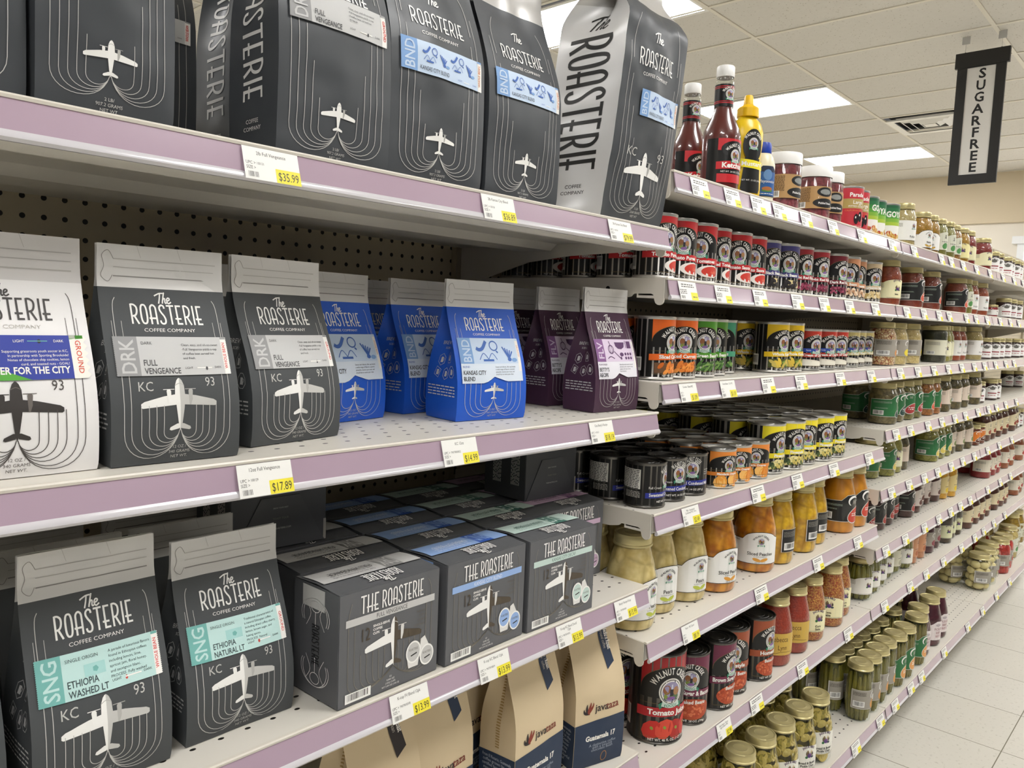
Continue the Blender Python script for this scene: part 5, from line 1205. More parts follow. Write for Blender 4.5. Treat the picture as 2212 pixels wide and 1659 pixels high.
# ---------------------------------------------------------------- the gondola: back panels, uprights, shelves
BAY = [-.066, 1.153, 2.373, 3.592, 4.811, 6.030, 7.249, 8.468]
YF, YB = .707, 1.205
BAYN = ['coffee bay', 'can bay beside the coffee', 'jar bay past the cans', 'farthest jar bay shown', 'first bay beyond the picture edge', 'second bay beyond the picture edge', 'third bay beyond the picture edge']
for i in range(7):
    bm = bmesh.new(); box(bm, .018, BAY[i + 1] - BAY[i] - .018, 0, .012, 0, 1.45 + (.28 if i >= 5 else 0))
    o = link('back_panel', bm_done('back_panel', bm, PEG, False), None, (BAY[i], 1.208, .08)); tag(o, 'brown perforated back panel behind the shelves of the ' + BAYN[i], 'back panel')
for i in range(8):
    bm = bmesh.new(); box(bm, -.016, .016, -.012, .02, 0, 1.45)
    for q in range(26): box(bm, -.003, .003, -.0125, -.0118, .1 + q * .05, .125 + q * .05, 1)
    o = link('shelf_upright', bm_done('shelf_upright', bm, [M('a69b83', .45), BLACK], False), None, (BAY[i], 1.206, .05))
    tag(o, 'slotted steel upright ' + ['at the left end of the coffee bay', 'between the coffee bay and the can bay', 'between the can bay and the jar bay', 'between the two jar bays', 'at the far end of the farthest jar bay', 'first one beyond the picture edge', 'second one beyond the picture edge', 'third one beyond the picture edge'][i], 'shelf upright')
STRIP = NT('clear_price_channel'); STRIP.col(STRIP.mix(STRIP.noise(5), lin('ad95a6'), lin('b7a1b0'))); STRIP.val('Roughness', .16); STRIP.val('Coat Weight', .8); STRIP.val('Coat Roughness', .05); STRIP = STRIP.m
LIP = M('cfccd0', .18, 0, .6)
def shelf(i, z, label, base=False):
    L = BAY[i + 1] - BAY[i] - .004
    yf = YF if not base else .645
    t = thing('gondola_shelf', label, 'shelf', (BAY[i] + .002, yf, CZ + z))
    D = YB - yf - .004
    bm = bmesh.new()
    box(bm, 0, L, 0, D, -.004, 0)                                       # top sheet
    if not base:
        box(bm, 0, L, 0, .003, -.034, -.004); box(bm, 0, L, .003, .055, -.034, -.030); box(bm, 0, L, .052, .055, -.030, -.004)
        prism(bm, [(.055, -.026), (.075, -.018), (.23, -.018), (.245, -.030), (.32, -.030), (.335, -.018), (D, -.018), (D, -.005), (.055, -.005)], 'x', .004, L - .004)
    else:
        box(bm, 0, L, 0, .003, -.034, -.004)
    link('deck', bm_done('deck', bm, DECK, False), t)
    if not base:
        for k, xx in ((0, -.0015), (1, L - .0015)):
            bm = bmesh.new()
            prof = [(.0, -.0005), (.0, -.036), (.001, -.041), (.004, -.0445), (.008, -.046), (.012, -.0455), (.016, -.043), (.018, -.039), (.0195, -.033), (.021, -.029), (.025, -.027), (.060, -.027), (.066, -.032), (.085, -.036), (.2, -.040), (.30, -.050), (D - .06, -.085), (D + .002, -.100), (D + .002, -.0005)]
            prism(bm, prof, 'x', xx, xx + .003)
            bmesh.ops.create_circle(bm, cap_ends=True, segments=14, radius=.0045, matrix=Matrix.Translation((xx - .0004 if k == 0 else xx + .0034, .115, -.019)) @ Matrix.Rotation(PI / 2, 4, 'Y'))
            for f in bm.faces:
                if len(f.verts) == 14: f.material_index = 1
            link('bracket', bm_done('bracket', bm, [ENAMEL, BLACK], False), t)
    else:
        bm = bmesh.new(); box(bm, .002, L - .002, .11, .115, -(CZ + z) + .0005, -.004); link('kick_plate', bm_done('kick_plate', bm, M('8f8671', .5), False), t)
    bm = bmesh.new()
    prism(bm, [(-.0015, -.003), (-.0030, -.003), (-.0088, -.0282), (-.0073, -.0287)], 'x', .003, L - .003)
    link('price_channel', bm_done('price_channel', bm, STRIP, False), t)
    bm = bmesh.new()
    prism(bm, [(-.0073, -.0285), (-.0091, -.0279), (-.0118, -.0310), (-.0121, -.0338), (-.0098, -.0365), (-.0063, -.0365), (-.0053, -.033)], 'x', .003, L - .003)
    bm2 = bm_done('channel_lip', bm, LIP, True); link('channel_lip', bm2, t)
    bm = bmesh.new(); prism(bm, [(.0008, .0008), (-.0036, .0008), (-.0046, -.0008), (-.0040, -.0032), (-.0012, -.0032), (.0008, -.0012)], 'x', .0, L); link('front_edge', bm_done('front_edge', bm, ENAMEL, False), t)
    return t
ZS = {'A': .250, 'B': .073, 'C': -.104, 'D': -.284, 'E': -.331, 'E3': -.458, 'F': -.558, 'F3': -.633, 'G': -.810, 'H': -1.085, 'C1': .1525, 'C2': -.153, 'C3': -.455, 'C4': -.755}
for k, lab in (('C1', 'top cream shelf carrying the two pound coffee bags'), ('C2', 'cream shelf carrying the grey, blue and plum coffee bags'), ('C3', 'cream shelf carrying the single serve coffee boxes'), ('C4', 'lowest seen coffee shelf, under the kraft paper bags')): shelf(0, ZS[k], lab)
for k, lab in (('A', 'top cream shelf under the ketchup bottles'), ('B', 'cream shelf under the tomato and bean cans'), ('C', 'cream shelf under the carrot and corn cans'), ('E', 'cream shelf under the condensed milk and pineapple cans'), ('F', 'cream shelf under the jars of pears and peaches'), ('G', 'cream shelf under the tomato juice and baked bean cans')): shelf(1, ZS[k], lab)
for i, nm in ((2, 'jar bay past the cans'), (3, 'farthest jar bay shown'), (4, 'bay beyond the picture edge')):
    for k, lab in (('A', 'top cream shelf'), ('B', 'second cream shelf'), ('C', 'third cream shelf'), ('D', 'fourth cream shelf'), ('E3', 'fifth cream shelf'), ('F3', 'sixth cream shelf'), ('G', 'seventh cream shelf')): shelf(i, ZS[k], lab + ' of the ' + nm)
for i, nm in ((0, 'coffee bay'), (1, 'can bay, under the bread and butter pickles'), (2, 'jar bay, under the pickle spears and beets'), (3, 'farthest jar bay, under the pickled eggs')): shelf(i, ZS['H'], 'bottom cream base shelf of the ' + nm, True)

# ---------------------------------------------------------------- coffee bay
def zs(k): return CZ + ZS[k] + .0008
B2 = (.146, .092, .30)
TL = (('Traditional characteristics of', 'a natural Ethiopian coffee,', 'including dried coffee cherry,', 'lemon, brown sugar, and', 'baking spices.', 'PROCESS  Natural'), ('A parade of luxurious flavors', 'found in Ethiopian coffees', 'including lemon, lime,', 'apricot jam, floral honey,', 'and sauvignon blanc.', 'PROCESS  Fully washed'))
DT = ('Clean, easy, and oh-so-sweet', '-Full Vengeance yields a cup', 'of coffee best served hot', 'and fresh.')
z = zs('C1')
big_pouch('dark grey two pound coffee bag cut off by the left picture edge', .141, .775, z, 0, B2, 'drk', seed=3, band=.83, lab=(.52, .66))
big_pouch('dark grey coffee bag with grey label, leftmost whole front on the top shelf', .274, .772, z, 0, (.112, .10, .30), 'drk', seed=4, band=.83, lab=(.56, .70))
big_pouch('dark grey coffee bag set back, only its lettered side showing', .522, .878, z, 0, B2, 'drk', seed=5, band=.83)
big_pouch('dark grey coffee bag with grey full vengeance label above the $35.99 tag', .504, .768, z, 0, (.142, .092, .30), 'drk', seed=6, band=.83, lab=(.54, .68), strip='GROUND')
big_pouch('dark grey coffee bag with blue label, whole bean, left of its blue-label twin', .650, .768, z, 0, (.150, .09, .31), 'bnd', seed=7, band=.84, lab=(.465, .605))
big_pouch('dark grey coffee bag with blue label and visible silver top', .806, .768, z, 0, (.146, .09, .30), 'bnd', seed=8, band=.84, lab=(.505, .645), strip='GROUND', yl=.715)
big_pouch('dark grey coffee bag half hidden behind the tall silver-sided one', .985, .90, z, 0, B2, 'bnd', seed=9, band=.84)
big_pouch('tall five pound coffee bag with silver lettered side and blue label', 1.040, .763, z, 0, (.166, .122, .36), 'bnd', silver_side=True, seed=10, band=.87, lab=(.48, .60), ph=.212, pt=.112, tilt=-.11, start=.80, fin=.985, lx0=-.20, yl=.705)
big_pouch('dark grey coffee bag in the shade between the two lettered bags', .345, .890, z, 0, (.13, .09, .28), 'drk', seed=41, band=.83)
z = zs('C2')
coffee_pouch('white', 'white coffee bag with blue and green label', .206, .779, z, 0, strip='GROUND', seed=11, dims=(.130, .08, .205))
coffee_pouch('drk', 'grey coffee bag, whole bean, beside the white bag', .342, .773, z, -2, strip='WHOLE BEAN', body=DT, seed=12, dims=(.122, .08, .203))
coffee_pouch('drk', 'grey coffee bag, ground, turned slightly, left of the blue bags', .490, .812, z, 9, strip='GROUND', body=DT, seed=13, dims=(.128, .08, .205))
coffee_pouch('drk', 'silver topped bag hidden behind the two grey bags', .425, .920, z, 0, seed=14, prints=False)
coffee_pouch('blue', 'blue coffee bag half hidden behind the right grey bag', .640, .912, z, 8, strip='WHOLE BEAN', seed=15, dims=(.126, .078, .20))
coffee_pouch('blue', 'blue coffee bag farthest back among the blue bags', .790, 1.045, z, 2, seed=16, dims=(.126, .078, .20))
coffee_pouch('blue', 'blue coffee bag directly behind the front blue bag', .812, .936, z, 4, strip='GROUND', seed=17, dims=(.126, .078, .20))
coffee_pouch('blue', 'front blue coffee bag shown whole, nearest the shelf edge', .832, .822, z, -8, strip='GROUND', seed=18, dims=(.127, .076, .20))
coffee_pouch('plum', 'plum coffee bag farthest back among the plum bags', 1.090, .985, z, -2, seed=19, dims=(.112, .068, .203))
coffee_pouch('plum', 'plum coffee bag in the middle of the plum row', 1.094, .885, z, -3, seed=20, dims=(.112, .068, .203))
coffee_pouch('plum', 'front plum coffee bag with lilac label at the shelf end', 1.092, .782, z, -4, seed=21, dims=(.114, .068, .203))
z = zs('C3')
coffee_pouch('purple', 'grey coffee bag with lilac label cut off by the lower left edge', .134, .792, z, 0, strip='GROUND', names=("BETTY'S", 'RECIPE'), seed=22, dims=(.130, .08, .208))
coffee_pouch('sng', 'grey coffee bag with mint label, washed, second from left below', .278, .784, z, 0, names=('ETHIOPIA', 'WASHED LT'), strip='WHOLE BEAN', body=TL[1], seed=23, dims=(.124, .08, .222))
coffee_pouch('sng', 'grey coffee bag with mint label, natural, beside the coffee boxes', .420, .791, z, 0, names=('ETHIOPIA', 'NATURAL LT'), strip='GROUND', body=TL[0], seed=24, dims=(.124, .08, .206))
coffee_pouch('sng', 'silver topped bag behind the washed mint label bag', .290, .900, z, 0, seed=25, prints=False, dims=(.13, .08, .195))
coffee_pouch('sng', 'silver topped bag behind the natural mint label bag', .425, .902, z, 0, seed=26, prints=False, dims=(.128, .08, .195))
coffee_pouch('sng', 'brighter silver topped bag in the third row by the box', .440, 1.015, z, -2, seed=27, prints=False, dims=(.13, .08, .195))
coffee_pouch('sng', 'dim silver topped bag in the third row at left', .290, 1.015, z, 0, seed=28, prints=False, dims=(.13, .08, .19))
coffee_pouch('sng', 'silver topped bag behind the bag cut off at lower left', .140, .900, z, 0, seed=29, prints=False, dims=(.13, .08, .195))
cup_box('grey', 'coffee cup box with grey band, front left of the boxes', .513, .709, z, 1)
cup_box('blue', 'coffee cup box with blue band in the front row', .678, .709, z, 1)
cup_box('mint', 'coffee cup box with mint band in the front row', .838, .709, z, -1)
cup_box('lilac', 'coffee cup box with lilac band, set back at right', .990, .806, z, -2)
for kind, x, n in (('grey', .520, 1), ('blue', .680, 3), ('mint', .840, 3)):
    for k in range(1, n + 1):
        cup_box(kind, 'coffee cup box lying in the %s row behind the front %s band box' % (('second', 'third', 'fourth')[k - 1], kind), x + .002 * k, .709 + .0925 * k, z, 0, full=False)
cup_box('lilac', 'coffee cup box carrying the upended box at right', .999, .902, z, 0, full=False)
cup_box('lilac', 'coffee cup box farthest back below the upended box at right', 1.002, 1.000, z, 0, full=False)
cup_box('grey', 'coffee cup box carrying the upended box at left', .524, .895, z, 0, full=False)
end_box('upended dark coffee box standing on the boxes behind the mint label bag', .487, .905, z + .138, -3)
end_box('upended dark coffee box standing on the boxes by the condensed milk', 1.003, .866, z + .138, -2, (.134, .10, .130))
z = zs('C4')
kraft_bag('kraft coffee bag with brown ribbon, leftmost under the boxes', .634, .800, z, 2, '2d2626', ('Medium Roast', 'whole bean'), (.118, .075, .262), 31)
kraft_bag('kraft coffee bag half hidden, second from left under the boxes', .755, .815, z, 3, seed=32)
kraft_bag('kraft coffee bag set back in the middle of the kraft bags', .872, .880, z, 8, seed=33)
kraft_bag('kraft coffee bag with navy base shown whole, second from right', .928, .785, z, 2, dims=(.122, .07, .262), seed=34)
kraft_bag('kraft coffee bag at the right shelf end, turned to show its side', 1.078, .775, z, -16, dims=(.105, .09, .262), seed=35)

# ---------------------------------------------------------------- cans, jars and bottles, row by row
GOODS = {
'A': '''ketchup 1.490 0.872 243 0
ketchup 1.424 0.764 246 0
mustard 1.513 0.757 242 0
mayo 1.584 0.753 235 0
beetjar 1.718 0.766 264 0
beetjar 1.897 0.766 244 0
beetjar 1.984 0.770 239 0
olive 2.115 0.760 235 0
olive 2.184 0.768 234 0
goyacan 2.262 0.772 269 0
goyacan 2.338 0.776 223 0
goyacan 2.418 0.764 238 0
jar_rel 2.723 0.837 222 0
jar_rel 2.583 0.767 222 0
jar_yel 2.777 0.771 246 0
jar_yel 2.863 0.771 220 0
jar_grn 2.960 0.771 220 0
jar_grn 3.050 0.767 219 0
jar_mix 3.148 0.771 219 0
jar_corn 3.248 0.767 218 0
jar_red 3.347 0.767 218 0
jar_red 3.614 0.767 242 0
jam_w 3.769 0.761 216 0
jam_w 3.856 0.761 216 0
jam_w 4.032 0.761 216 0
jam_w 4.111 0.765 216 0
jam_w 4.215 0.761 215 0
jam_w 4.298 0.765 215 0''',
'B': '''tompur 1.207 0.764 250 0
tompur 1.284 0.768 233 0
diced 1.362 0.768 219 0
diced 1.441 0.780 253 0
tomsau 1.524 0.776 229 0
tomsau 1.602 0.780 226 0
blackb 1.684 0.784 250 0
blackb 1.767 0.776 231 0
lightk 1.848 0.776 248 0
lightk 1.929 0.768 247 0
darkk 2.040 0.764 251 0
pinto 2.130 0.764 220 0
pinto 2.215 0.776 229 0
garb 2.304 0.764 238 0
jar_sal 2.488 0.767 242 0
jar_blk 2.723 0.768 241 0
jar_blk 2.926 0.768 245 0
jar_blk 3.286 0.768 238 0
jar_grn 3.368 0.767 218 0
jar_redw 3.456 0.767 218 0
jar_redw 3.627 0.767 217 0
jam_s 3.766 0.743 216 0
jam_w 4.093 0.761 216 0
jam_w 4.219 0.761 215 0
jam_w 4.351 0.761 215 0
tompur 1.207 0.843 262 1
tompur 1.207 0.922 249 2
tompur 1.207 1.002 236 3
tompur 1.207 1.081 273 4
tompur 1.284 0.847 245 1
diced 1.362 0.847 231 1
diced 1.441 0.859 265 1
tomsau 1.524 0.855 241 1
tomsau 1.602 0.859 238 1
blackb 1.684 0.863 262 1
blackb 1.767 0.855 243 1
lightk 1.848 0.855 260 1
lightk 1.929 0.847 259 1
darkk 2.040 0.843 263 1''',
'C': '''carrot 1.221 0.764 272 0
carrot 1.300 0.764 235 0
greenb 1.382 0.768 234 0
greenb 1.457 0.784 228 0
peas 1.539 0.804 208 0
corn 1.714 0.844 246 0
corn 1.712 0.764 254 0
corn 1.795 0.764 245 0
creamc 1.903 0.760 247 0
creamc 2.004 0.760 241 0
creamc 2.083 0.760 235 0
creamc 2.151 0.784 230 0
creamm 2.230 0.780 239 0
creamm 2.304 0.788 239 0
creamm 2.383 0.792 238 0
jar_gry 2.488 0.769 252 0
jar_gar 2.601 0.767 236 0
jar_gar 2.746 0.767 256 0
jar_drk 3.054 0.769 244 0
jar_cr 3.146 0.775 229 0
jar_cr 3.234 0.787 229 0
jar_redw 3.324 0.783 228 0
jar_redw 3.408 0.783 228 0
jar_rel 3.592 0.767 227 0
jam_w 3.759 0.758 216 0
jam_w 3.924 0.758 216 0
jam_w 4.021 0.758 216 0
jam_w 4.165 0.758 215 0
jam_w 4.374 0.758 215 0
jam_w 4.468 0.758 215 0
carrot 1.221 0.843 284 1
carrot 1.300 0.843 247 1
greenb 1.382 0.847 246 1
greenb 1.457 0.863 240 1
peas 1.539 0.883 220 1''',
'D': '''jar_mush 2.619 0.871 223 0
jar_mush 2.555 0.771 247 0
jar_mush 2.650 0.777 231 0
jar_gl_r 2.743 0.770 206 0
jar_gl_r 2.830 0.770 230 0
jar_gl_o 2.958 0.766 240 0
jar_gl_o 3.044 0.766 254 0
jar_pink 3.173 0.766 244 0
jar_pink 3.327 0.766 253 0
jar_pink 3.442 0.766 238 0
jar_pink 3.640 0.766 247 0
jam_w 3.727 0.761 217 0
jam_w 3.962 0.761 216 0
jam_w 4.035 0.761 216 0
jam_w 5.057 0.891 215 0
jam_w 5.135 0.857 214 0''',
'E3': '''jar_gl_y 2.559 0.809 258 0
jar_gl_y 2.645 0.787 242 0
jar_cr 2.728 0.791 236 0
jar_pink 2.814 0.795 266 0
jar_gl_y 3.082 0.771 239 0
jar_gl_y 3.183 0.775 224 0
jar_gl_y 3.271 0.775 233 0
jar_pink 3.356 0.779 238 0
jar_pink 3.454 0.771 238 0
jar_pink 3.571 0.767 237 0
jam_o 3.701 0.761 217 0
jam_o 3.791 0.761 216 0
jar_but 3.897 0.765 226 0
jar_but 3.998 0.765 226 0
jar_but 4.130 0.765 225 0
jar_but 4.263 0.765 225 0
jar_but 4.443 0.765 225 0
jar_but 4.544 0.773 225 0
jam_w 4.621 0.773 214 0
jam_w 4.711 0.773 214 0''',
'F3': '''jar_bl 2.549 0.807 223 0
jar_bl 2.636 0.800 242 0
jar_bl 2.732 0.804 236 0
jar_bl 2.822 0.816 216 0
jar_bl 2.902 0.788 240 0
jar_choc 3.001 0.791 235 0
jar_choc 3.092 0.807 235 0
jar_choc 3.174 0.807 234 0
jar_choc 3.259 0.795 234 0
jar_lem 3.337 0.780 228 0
jar_lem 3.412 0.768 228 0
jar_berry 4.055 0.852 242 0
jar_berry 3.989 0.772 241 0
jar_berry 4.093 0.771 231 0
jar_berry 4.182 0.771 230 0
jar_fruit 4.368 0.767 230 0
jar_fruit 4.490 0.767 230 0
jar_fruit 4.731 0.767 229 0''',
'G': '''jar_pkl 2.456 0.770 242 0
jar_pkl 2.544 0.775 237 0
jar_pkl 2.635 0.783 237 0
jar_pkl 2.729 0.791 236 0
jar_pkw 2.812 0.791 236 0
jar_pkl 2.896 0.779 235 0
jar_salm 2.979 0.783 235 0
jar_salm 3.075 0.783 234 0
jar_beet 3.172 0.779 234 0
jar_beet 3.266 0.783 233 0
jar_olv 3.384 0.767 233 0
jar_olv 3.479 0.777 233 0
jar_olv 3.561 0.773 232 0
jar_but 3.709 0.765 232 0
jar_but 3.829 0.765 231 0
jar_but 3.930 0.765 231 0
jar_but 4.035 0.765 231 0
jar_but 4.210 0.765 230 0
jar_but 4.329 0.765 230 0
jar_but 4.412 0.765 230 0
jar_fruit 4.694 0.765 229 0
jar_fruit 4.798 0.769 229 0
tomjuice 1.323 0.777 242 0
bsbeans 1.424 0.765 218 0
bsbeans 1.521 0.755 266 0
homebeans 1.609 0.767 221 0
homebeans 1.715 0.755 262 0
jar_sauce 1.821 0.757 228 0
jar_sauce 1.928 0.757 211 0
jar_csalsa 2.037 0.759 240 0
jar_csalsa 2.176 0.759 204 0
jar_csalsa 2.271 0.775 239 0
jar_pkl 2.456 0.860 254 1
tomjuice 1.323 0.889 254 1
tomjuice 1.323 1.001 241 2
bsbeans 1.424 0.854 230 1
bsbeans 1.521 0.844 278 1
homebeans 1.609 0.856 233 1
homebeans 1.715 0.844 274 1
jar_csalsa 2.037 0.851 252 1
jar_csalsa 2.176 0.851 216 1''',
'E': '''milk 1.210 0.759 287 0
milk 1.288 0.763 253 0
milk 1.368 0.763 224 0
mand 1.475 0.755 247 0
mand 1.553 0.759 231 0
mand 1.632 0.755 220 0
pine 1.715 0.763 259 0
pine 1.807 0.755 245 0
pine 1.902 0.763 234 0
pine 1.989 0.755 243 0
pine 2.078 0.755 250 0
milk 1.210 0.838 299 1
milk 1.210 0.917 286 2
milk 1.210 0.996 273 3
milk 1.210 1.075 310 4
milk 1.288 0.842 265 1
milk 1.288 0.921 252 2
milk 1.288 1.000 239 3
milk 1.288 1.079 276 4
milk 1.368 0.842 236 1
milk 1.368 0.921 223 2
milk 1.368 1.000 210 3
mand 1.475 0.832 259 1
mand 1.475 0.909 246 2
mand 1.475 0.986 233 3
mand 1.553 0.836 243 1
mand 1.553 0.913 230 2
mand 1.553 0.990 217 3
mand 1.632 0.832 232 1
mand 1.632 0.909 219 2
mand 1.632 0.986 206 3
pine 1.715 0.852 271 1
pine 1.715 0.942 258 2
pine 1.715 1.030 245 3
pine 1.715 1.119 282 4
pine 1.807 0.844 257 1
pine 1.807 0.933 244 2
pine 1.807 1.022 231 3
pine 1.807 1.111 268 4
pine 1.902 0.852 246 1
pine 1.902 0.942 233 2
pine 1.902 1.030 220 3
pine 1.902 1.119 257 4
pine 1.989 0.844 255 1
pine 1.989 0.933 242 2
pine 1.989 1.022 229 3
pine 1.989 1.111 266 4
pine 2.078 0.844 262 1
pine 2.078 0.933 249 2
pine 2.078 1.022 236 3
pine 2.078 1.111 273 4''',
'F': '''jar_pear 1.209 0.777 273 0
jar_pear 1.312 0.795 253 0
jar_pear 1.416 0.787 257 0
jar_peach 1.515 0.771 257 0
jar_peach 1.709 0.771 224 0
jar_mango 1.805 0.765 258 0
jar_mango 1.945 0.765 261 0
jar_mango 2.042 0.777 261 0
jar_orange 2.218 0.766 229 0
jar_orange 2.320 0.766 233 0
jar_pear 1.209 0.877 285 1
jar_pear 1.209 0.977 272 2
jar_pear 1.312 0.895 265 1
jar_pear 1.416 0.887 269 1
jar_peach 1.515 0.871 269 1
jar_peach 1.709 0.871 236 1
jar_mango 1.805 0.861 270 1
jar_mango 1.945 0.861 273 1
jar_mango 2.042 0.873 273 1
jar_orange 2.218 0.864 241 1''',
'H': '''jar_bb 1.580 0.712 244 0
jar_bb 1.676 0.708 243 0
jar_bb 1.772 0.704 242 0
jar_bb 1.870 0.700 241 0
jar_bb 1.968 0.697 240 0
jar_spear 2.258 0.683 247 0
jar_spear 2.331 0.683 246 0
jar_spear 2.404 0.684 246 0
jar_spear 2.477 0.686 245 0
jar_asp 2.560 0.681 230 0
jar_asp 2.647 0.680 229 0
jar_asp 2.781 0.680 229 0
jar_asp 2.930 0.800 230 0
jar_beets 2.875 0.700 239 0
jar_beets 3.000 0.698 238 0
jar_beets 3.100 0.702 238 0
jar_egg 3.811 0.710 256 0
jar_egg 3.930 0.712 255 0
jar_egg 4.060 0.725 255 0
jar_redp 4.170 0.700 245 0
jar_redp 4.275 0.707 244 0
jar_egg2 4.499 0.727 229 0
jar_yelp 4.750 0.760 229 0
jar_yelp 4.860 0.760 229 0
jar_bb 1.580 0.810 264 1
jar_bb 1.580 0.908 284 2
jar_bb 1.676 0.806 263 1
jar_bb 1.676 0.904 283 2
jar_bb 1.772 0.802 262 1
jar_bb 1.772 0.900 282 2
jar_bb 1.870 0.798 261 1
jar_bb 1.870 0.896 281 2
jar_bb 1.968 0.795 260 1
jar_bb 1.968 0.893 280 2
jar_spear 2.258 0.759 267 1
jar_spear 2.258 0.835 287 2
jar_spear 2.258 0.911 307 3
jar_spear 2.331 0.759 266 1
jar_spear 2.331 0.835 286 2
jar_spear 2.331 0.911 306 3
jar_spear 2.404 0.760 266 1
jar_spear 2.404 0.836 286 2
jar_spear 2.404 0.912 306 3
jar_spear 2.477 0.762 265 1
jar_spear 2.477 0.838 285 2
jar_spear 2.477 0.914 305 3
jar_asp 2.560 0.761 250 1
jar_asp 2.647 0.760 249 1
jar_asp 2.781 0.760 249 1
jar_asp 2.930 0.880 250 1
jar_beets 3.100 0.796 258 1
jar_beets 3.100 0.890 278 2
jar_egg 3.811 0.816 276 1
jar_egg 3.930 0.818 275 1
jar_egg 4.060 0.831 275 1
jar_redp 4.170 0.796 265 1
jar_redp 4.275 0.803 264 1
jar_egg2 4.499 0.833 249 1''',
}

SHELFN = {'A': 'top shelf', 'B': 'second shelf', 'C': 'third shelf', 'D': 'fourth jar shelf', 'E': 'fruit can shelf', 'E3': 'fifth jar shelf', 'F': 'peach jar shelf', 'F3': 'sixth jar shelf', 'G': 'second lowest shelf', 'H': 'bottom shelf'}
CAND = {'tompur': 'red and black tomato puree can', 'diced': 'red and black diced tomato can', 'tomsau': 'red and black tomato sauce can', 'blackb': 'purple and black bean can', 'lightk': 'light red kidney bean can', 'darkk': 'dark red kidney bean can', 'pinto': 'peach topped pinto bean can', 'garb': 'tan topped garbanzo bean can', 'carrot': 'orange topped sliced carrot can', 'greenb': 'green topped green bean can', 'peas': 'teal topped pea can', 'corn': 'yellow topped corn can', 'creamc': 'small red topped cream soup can', 'creamm': 'small pale yellow cream soup can', 'mand': 'orange topped mandarin can', 'pine': 'yellow topped pineapple can', 'milk': 'black condensed milk can', 'tomjuice': 'tall tomato juice can', 'bsbeans': 'maroon topped baked bean can', 'homebeans': 'rust topped baked bean can', 'olive': 'red olive tin', 'goyacan': 'green and white bean tin', 'ketchup': 'ketchup bottle with white cap', 'mustard': 'yellow mustard bottle', 'mayo': 'small mayonnaise bottle with blue cap'}
ORD = ['first', 'second', 'third', 'fourth', 'fifth', 'sixth', 'seventh', 'eighth', 'ninth', 'tenth', 'eleventh', 'twelfth']
PROTO = {}
def goods(kind):
    if kind in PROTO: return copy_tree(PROTO[kind])
    t = make_can(kind) if kind in CANS else make_round(kind) if kind in ('olive', 'goyacan') else make_bottle(kind) if kind in ('ketchup', 'mustard', 'mayo') else make_jar(kind)
    t.name = {'ketchup': 'ketchup_bottle', 'mustard': 'mustard_bottle', 'mayo': 'mayonnaise_bottle'}.get(kind, t.name)
    note_kids(t); PROTO[kind] = t
    return t
for sh, tab in GOODS.items():
    rows = []
    for ln in tab.split('\n'):
        k, x, y, r, row = ln.split(); rows.append((k, float(x), float(y), float(r), int(row)))
    fronts = {}
    for e in sorted(rows, key=lambda e: e[1]):
        if e[4] == 0: fronts.setdefault(e[0], []).append(e[1])
    for k, x, y, r, row in rows:
        t = goods(k)
        t.location = (x, y, CZ + ZS[sh] + .0008); t.rotation_euler = (0, 0, math.radians(r - 270))
        desc = CAND.get(k) or JARS[k][6]
        col = min(range(len(fronts[k])), key=lambda i: abs(fronts[k][i] - x)); n = len(fronts[k])
        if row == 0:
            lab = desc + (', %s of %s from left, %s' % (ORD[col], ['', 'one', 'two', 'three', 'four', 'five', 'six', 'seven', 'eight', 'nine', 'ten', 'eleven'][n], SHELFN[sh]) if n > 1 else ', front row, ' + SHELFN[sh])
        else:
            lab = desc + ', %s row back' % ORD[row] + (' behind the %s' % ORD[col] if n > 1 else '') + ', ' + SHELFN[sh]
        tag(t, lab, 'can' if k in CANS or k in ('olive', 'goyacan') else 'bottle' if k in ('ketchup', 'mustard', 'mayo') else 'jar', desc.split(',')[0] + ' group on the ' + SHELFN[sh])

# ---------------------------------------------------------------- price tags on the shelf edges
TAGS = {'C1': [.415, .735, 1.005], 'C2': [.413, .682, .983], 'C3': [.300, .612, .761, .926, 1.076],
'A': [1.236, 1.356, 1.463, 1.561, 1.698, 1.854, 2.046, 2.285, 2.489, 2.782, 2.901, 3.059, 3.253, 3.469, 3.703, 3.925, 4.12],
'B': [1.216, 1.344, 1.499, 1.683, 1.836, 2.0, 2.193, 2.467, 2.641, 2.812, 2.937, 3.169, 3.315, 3.495, 3.728, 3.93, 4.11],
'C': [1.239, 1.388, 1.565, 1.735, 1.975, 2.202, 2.455, 2.63, 2.809, 2.985, 3.168, 3.354, 3.52, 3.718, 3.917, 4.093],
'E': [1.275, 1.552, 1.755, 1.979, 2.238], 'F': [1.3, 1.603, 1.921, 2.202],
'G': [1.468, 1.619, 1.871, 2.183, 2.491, 2.748, 2.933, 3.153, 3.414, 3.632, 3.788, 3.983, 4.216],
'D': [2.463, 2.604, 2.795, 2.962, 3.133, 3.286, 3.483, 3.666, 3.812, 3.998, 4.23],
'E3': [2.466, 2.639, 2.805, 2.966, 3.142, 3.308, 3.489, 3.721, 3.943, 4.208],
'F3': [2.459, 2.649, 2.858, 3.034, 3.195, 3.336, 3.488, 3.793, 4.038, 4.259],
'H': [2.122, 2.32, 2.454, 2.61, 2.725, 2.997, 3.331, 3.573, 3.828, 4.095]}
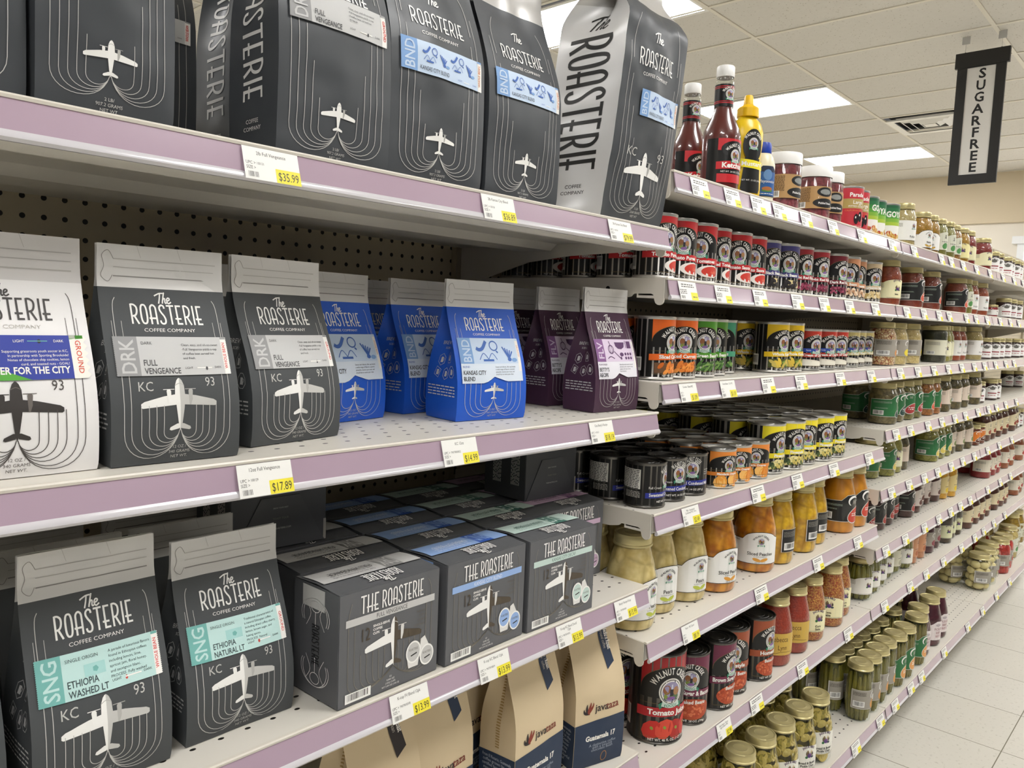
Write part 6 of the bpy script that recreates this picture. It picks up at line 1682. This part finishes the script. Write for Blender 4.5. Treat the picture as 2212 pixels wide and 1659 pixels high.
NEAR = {('C1', 0): (('2lb Full Vengeance',), '100131', '$35.99'), ('C1', 1): (('2lb Kansas City Blend',), '100130', '$36.89'), ('C1', 2): (('5lb Kansas City Blend',), '100134', '$79.99'),
 ('C2', 0): (('12oz Full Vengeance',), '100129', '$17.89'), ('C2', 1): (('KC 12oz',), '790778000822', '$14.99'), ('C2', 2): (("12oz Betty's Recipe",), '100121', '$18.19'),
 ('C3', 0): (('12oz Ethiopia Washed LT',), '', ''), ('C3', 1): (('K-cup FV Blend 12pk',), '790778102185', '$13.99'), ('C3', 2): (('K-cup KC Blend 12pk',), '790778108834', '$13.99'), ('C3', 3): (('K-cup KC Blend Decaf', '12pk'), '790778140750', '$13.99'), ('C3', 4): (("Betty's Recipe Kcup",), '790778740350', '$13.99'),
 ('E', 0): (('Milk - Sweetened', 'Condensed WC 14 oz'), '', '$2.49'), ('F', 0): (('Pears - WC Quart',), '', '$8.19'), ('C', 0): (('Carrots - Sliced WC',), '', '$1.09'), ('C', 1): (('Green Beans - Cut WC',), '', '$1.19'), ('G', 0): (('Baked Beans - Brown', 'Sugar & Bacon WC'), '', '$2.99')}
CARD, YEL, TINK = M('efeee9', .5), M('f0e23c', .5), M('4a4845', .5)
def tag_at(x, sh):
    yf = YF if sh != 'H' else .645
    o = Vector((x, yf - .0048, CZ + ZS[sh] - .0035))
    dn = Vector((0, -.0100, -.0335)).normalized()
    return lambda u, v, d: o + Vector((1, 0, 0)) * u + dn * (-v) + Vector((0, -.965, .263)) * d
FARTAG = None
for sh, L in TAGS.items():
    bayn = {'C1': 'top coffee shelf edge', 'C2': 'middle coffee shelf edge', 'C3': 'coffee box shelf edge'}.get(sh, SHELFN.get(sh, '') + ' edge')
    for i, x in enumerate(L):
        w, h = .060, .0325
        inf = NEAR.get((sh, i))
        if inf or FARTAG is None or x < 2.3:
            a = Art(); a.rect(-w / 2, -h, w / 2, 0, CARD); a.up(1)
            mp = tag_at(0 if not inf else x, sh)
            if inf:
                names, upc, price = inf
                for q, s in enumerate(names): a.text(s, 0, -.0075 - .0042 * q, .0036, TINK, xs=.82, wmax=w * .92)
                a.text('UPC >', -w * .46, -.0175, .0032, TINK, 'l', xs=.8); a.text('SIZE >', -w * .46, -.0222, .0032, TINK, 'l', xs=.8)
                if upc: a.text(upc, -w * .27, -.0172, .0026, TINK, 'l', xs=.75)
                a.barcode(-w * .46, -.0318, .013, .0078, CARD, TINK)
            else:
                a.wave_lines(-w * .35, w * .35, -.006, .0022, 2, TINK, i); a.wave_lines(-w * .45, -w * .1, -.0155, .0018, 3, TINK, i + 9); a.barcode(-w * .46, -.0318, .015, .0078, CARD, TINK, i)
                a.rect(w * .12, -h, w * .5, -.0185, YEL); a.up(1); a.wave_lines(w * .2, w * .44, -.0275, .0024, 1, M('7d7430', .5), i); a.lay -= 1
            t = a.build('price_tag', mp, None, base=.0)
            if inf and inf[2]:
                b = Art(); b.rect(w * .05, -h, w * .5, -.0185, YEL); b.up(1); b.text(inf[2], w * .275, -.0298, .0085, M('3a382c', .5), xs=.68, bold=0, wmax=w * .42)
                b.build('price_patch', mp, t, base=.0002)['label'] = 'yellow patch with the price'
            if not inf:
                if FARTAG is None: FARTAG = (t.data, ZS[sh], YF)
                t.location.x = x
        else:
            t = link('price_tag', FARTAG[0]); t.location = (x, (.645 if sh == 'H' else YF) - FARTAG[2], ZS[sh] - FARTAG[1])
        lab = 'white shelf tag %s%s' % ((('priced %s, ' % inf[2]) if inf and inf[2] else 'with yellow corner, '), '%s of %d from the left, %s' % ((ORD + ['thirteenth', 'fourteenth', 'fifteenth', 'sixteenth', 'seventeenth', 'eighteenth'])[i], len(L), bayn))
        tag(t, lab, 'price tag', 'shelf tags on the ' + bayn)
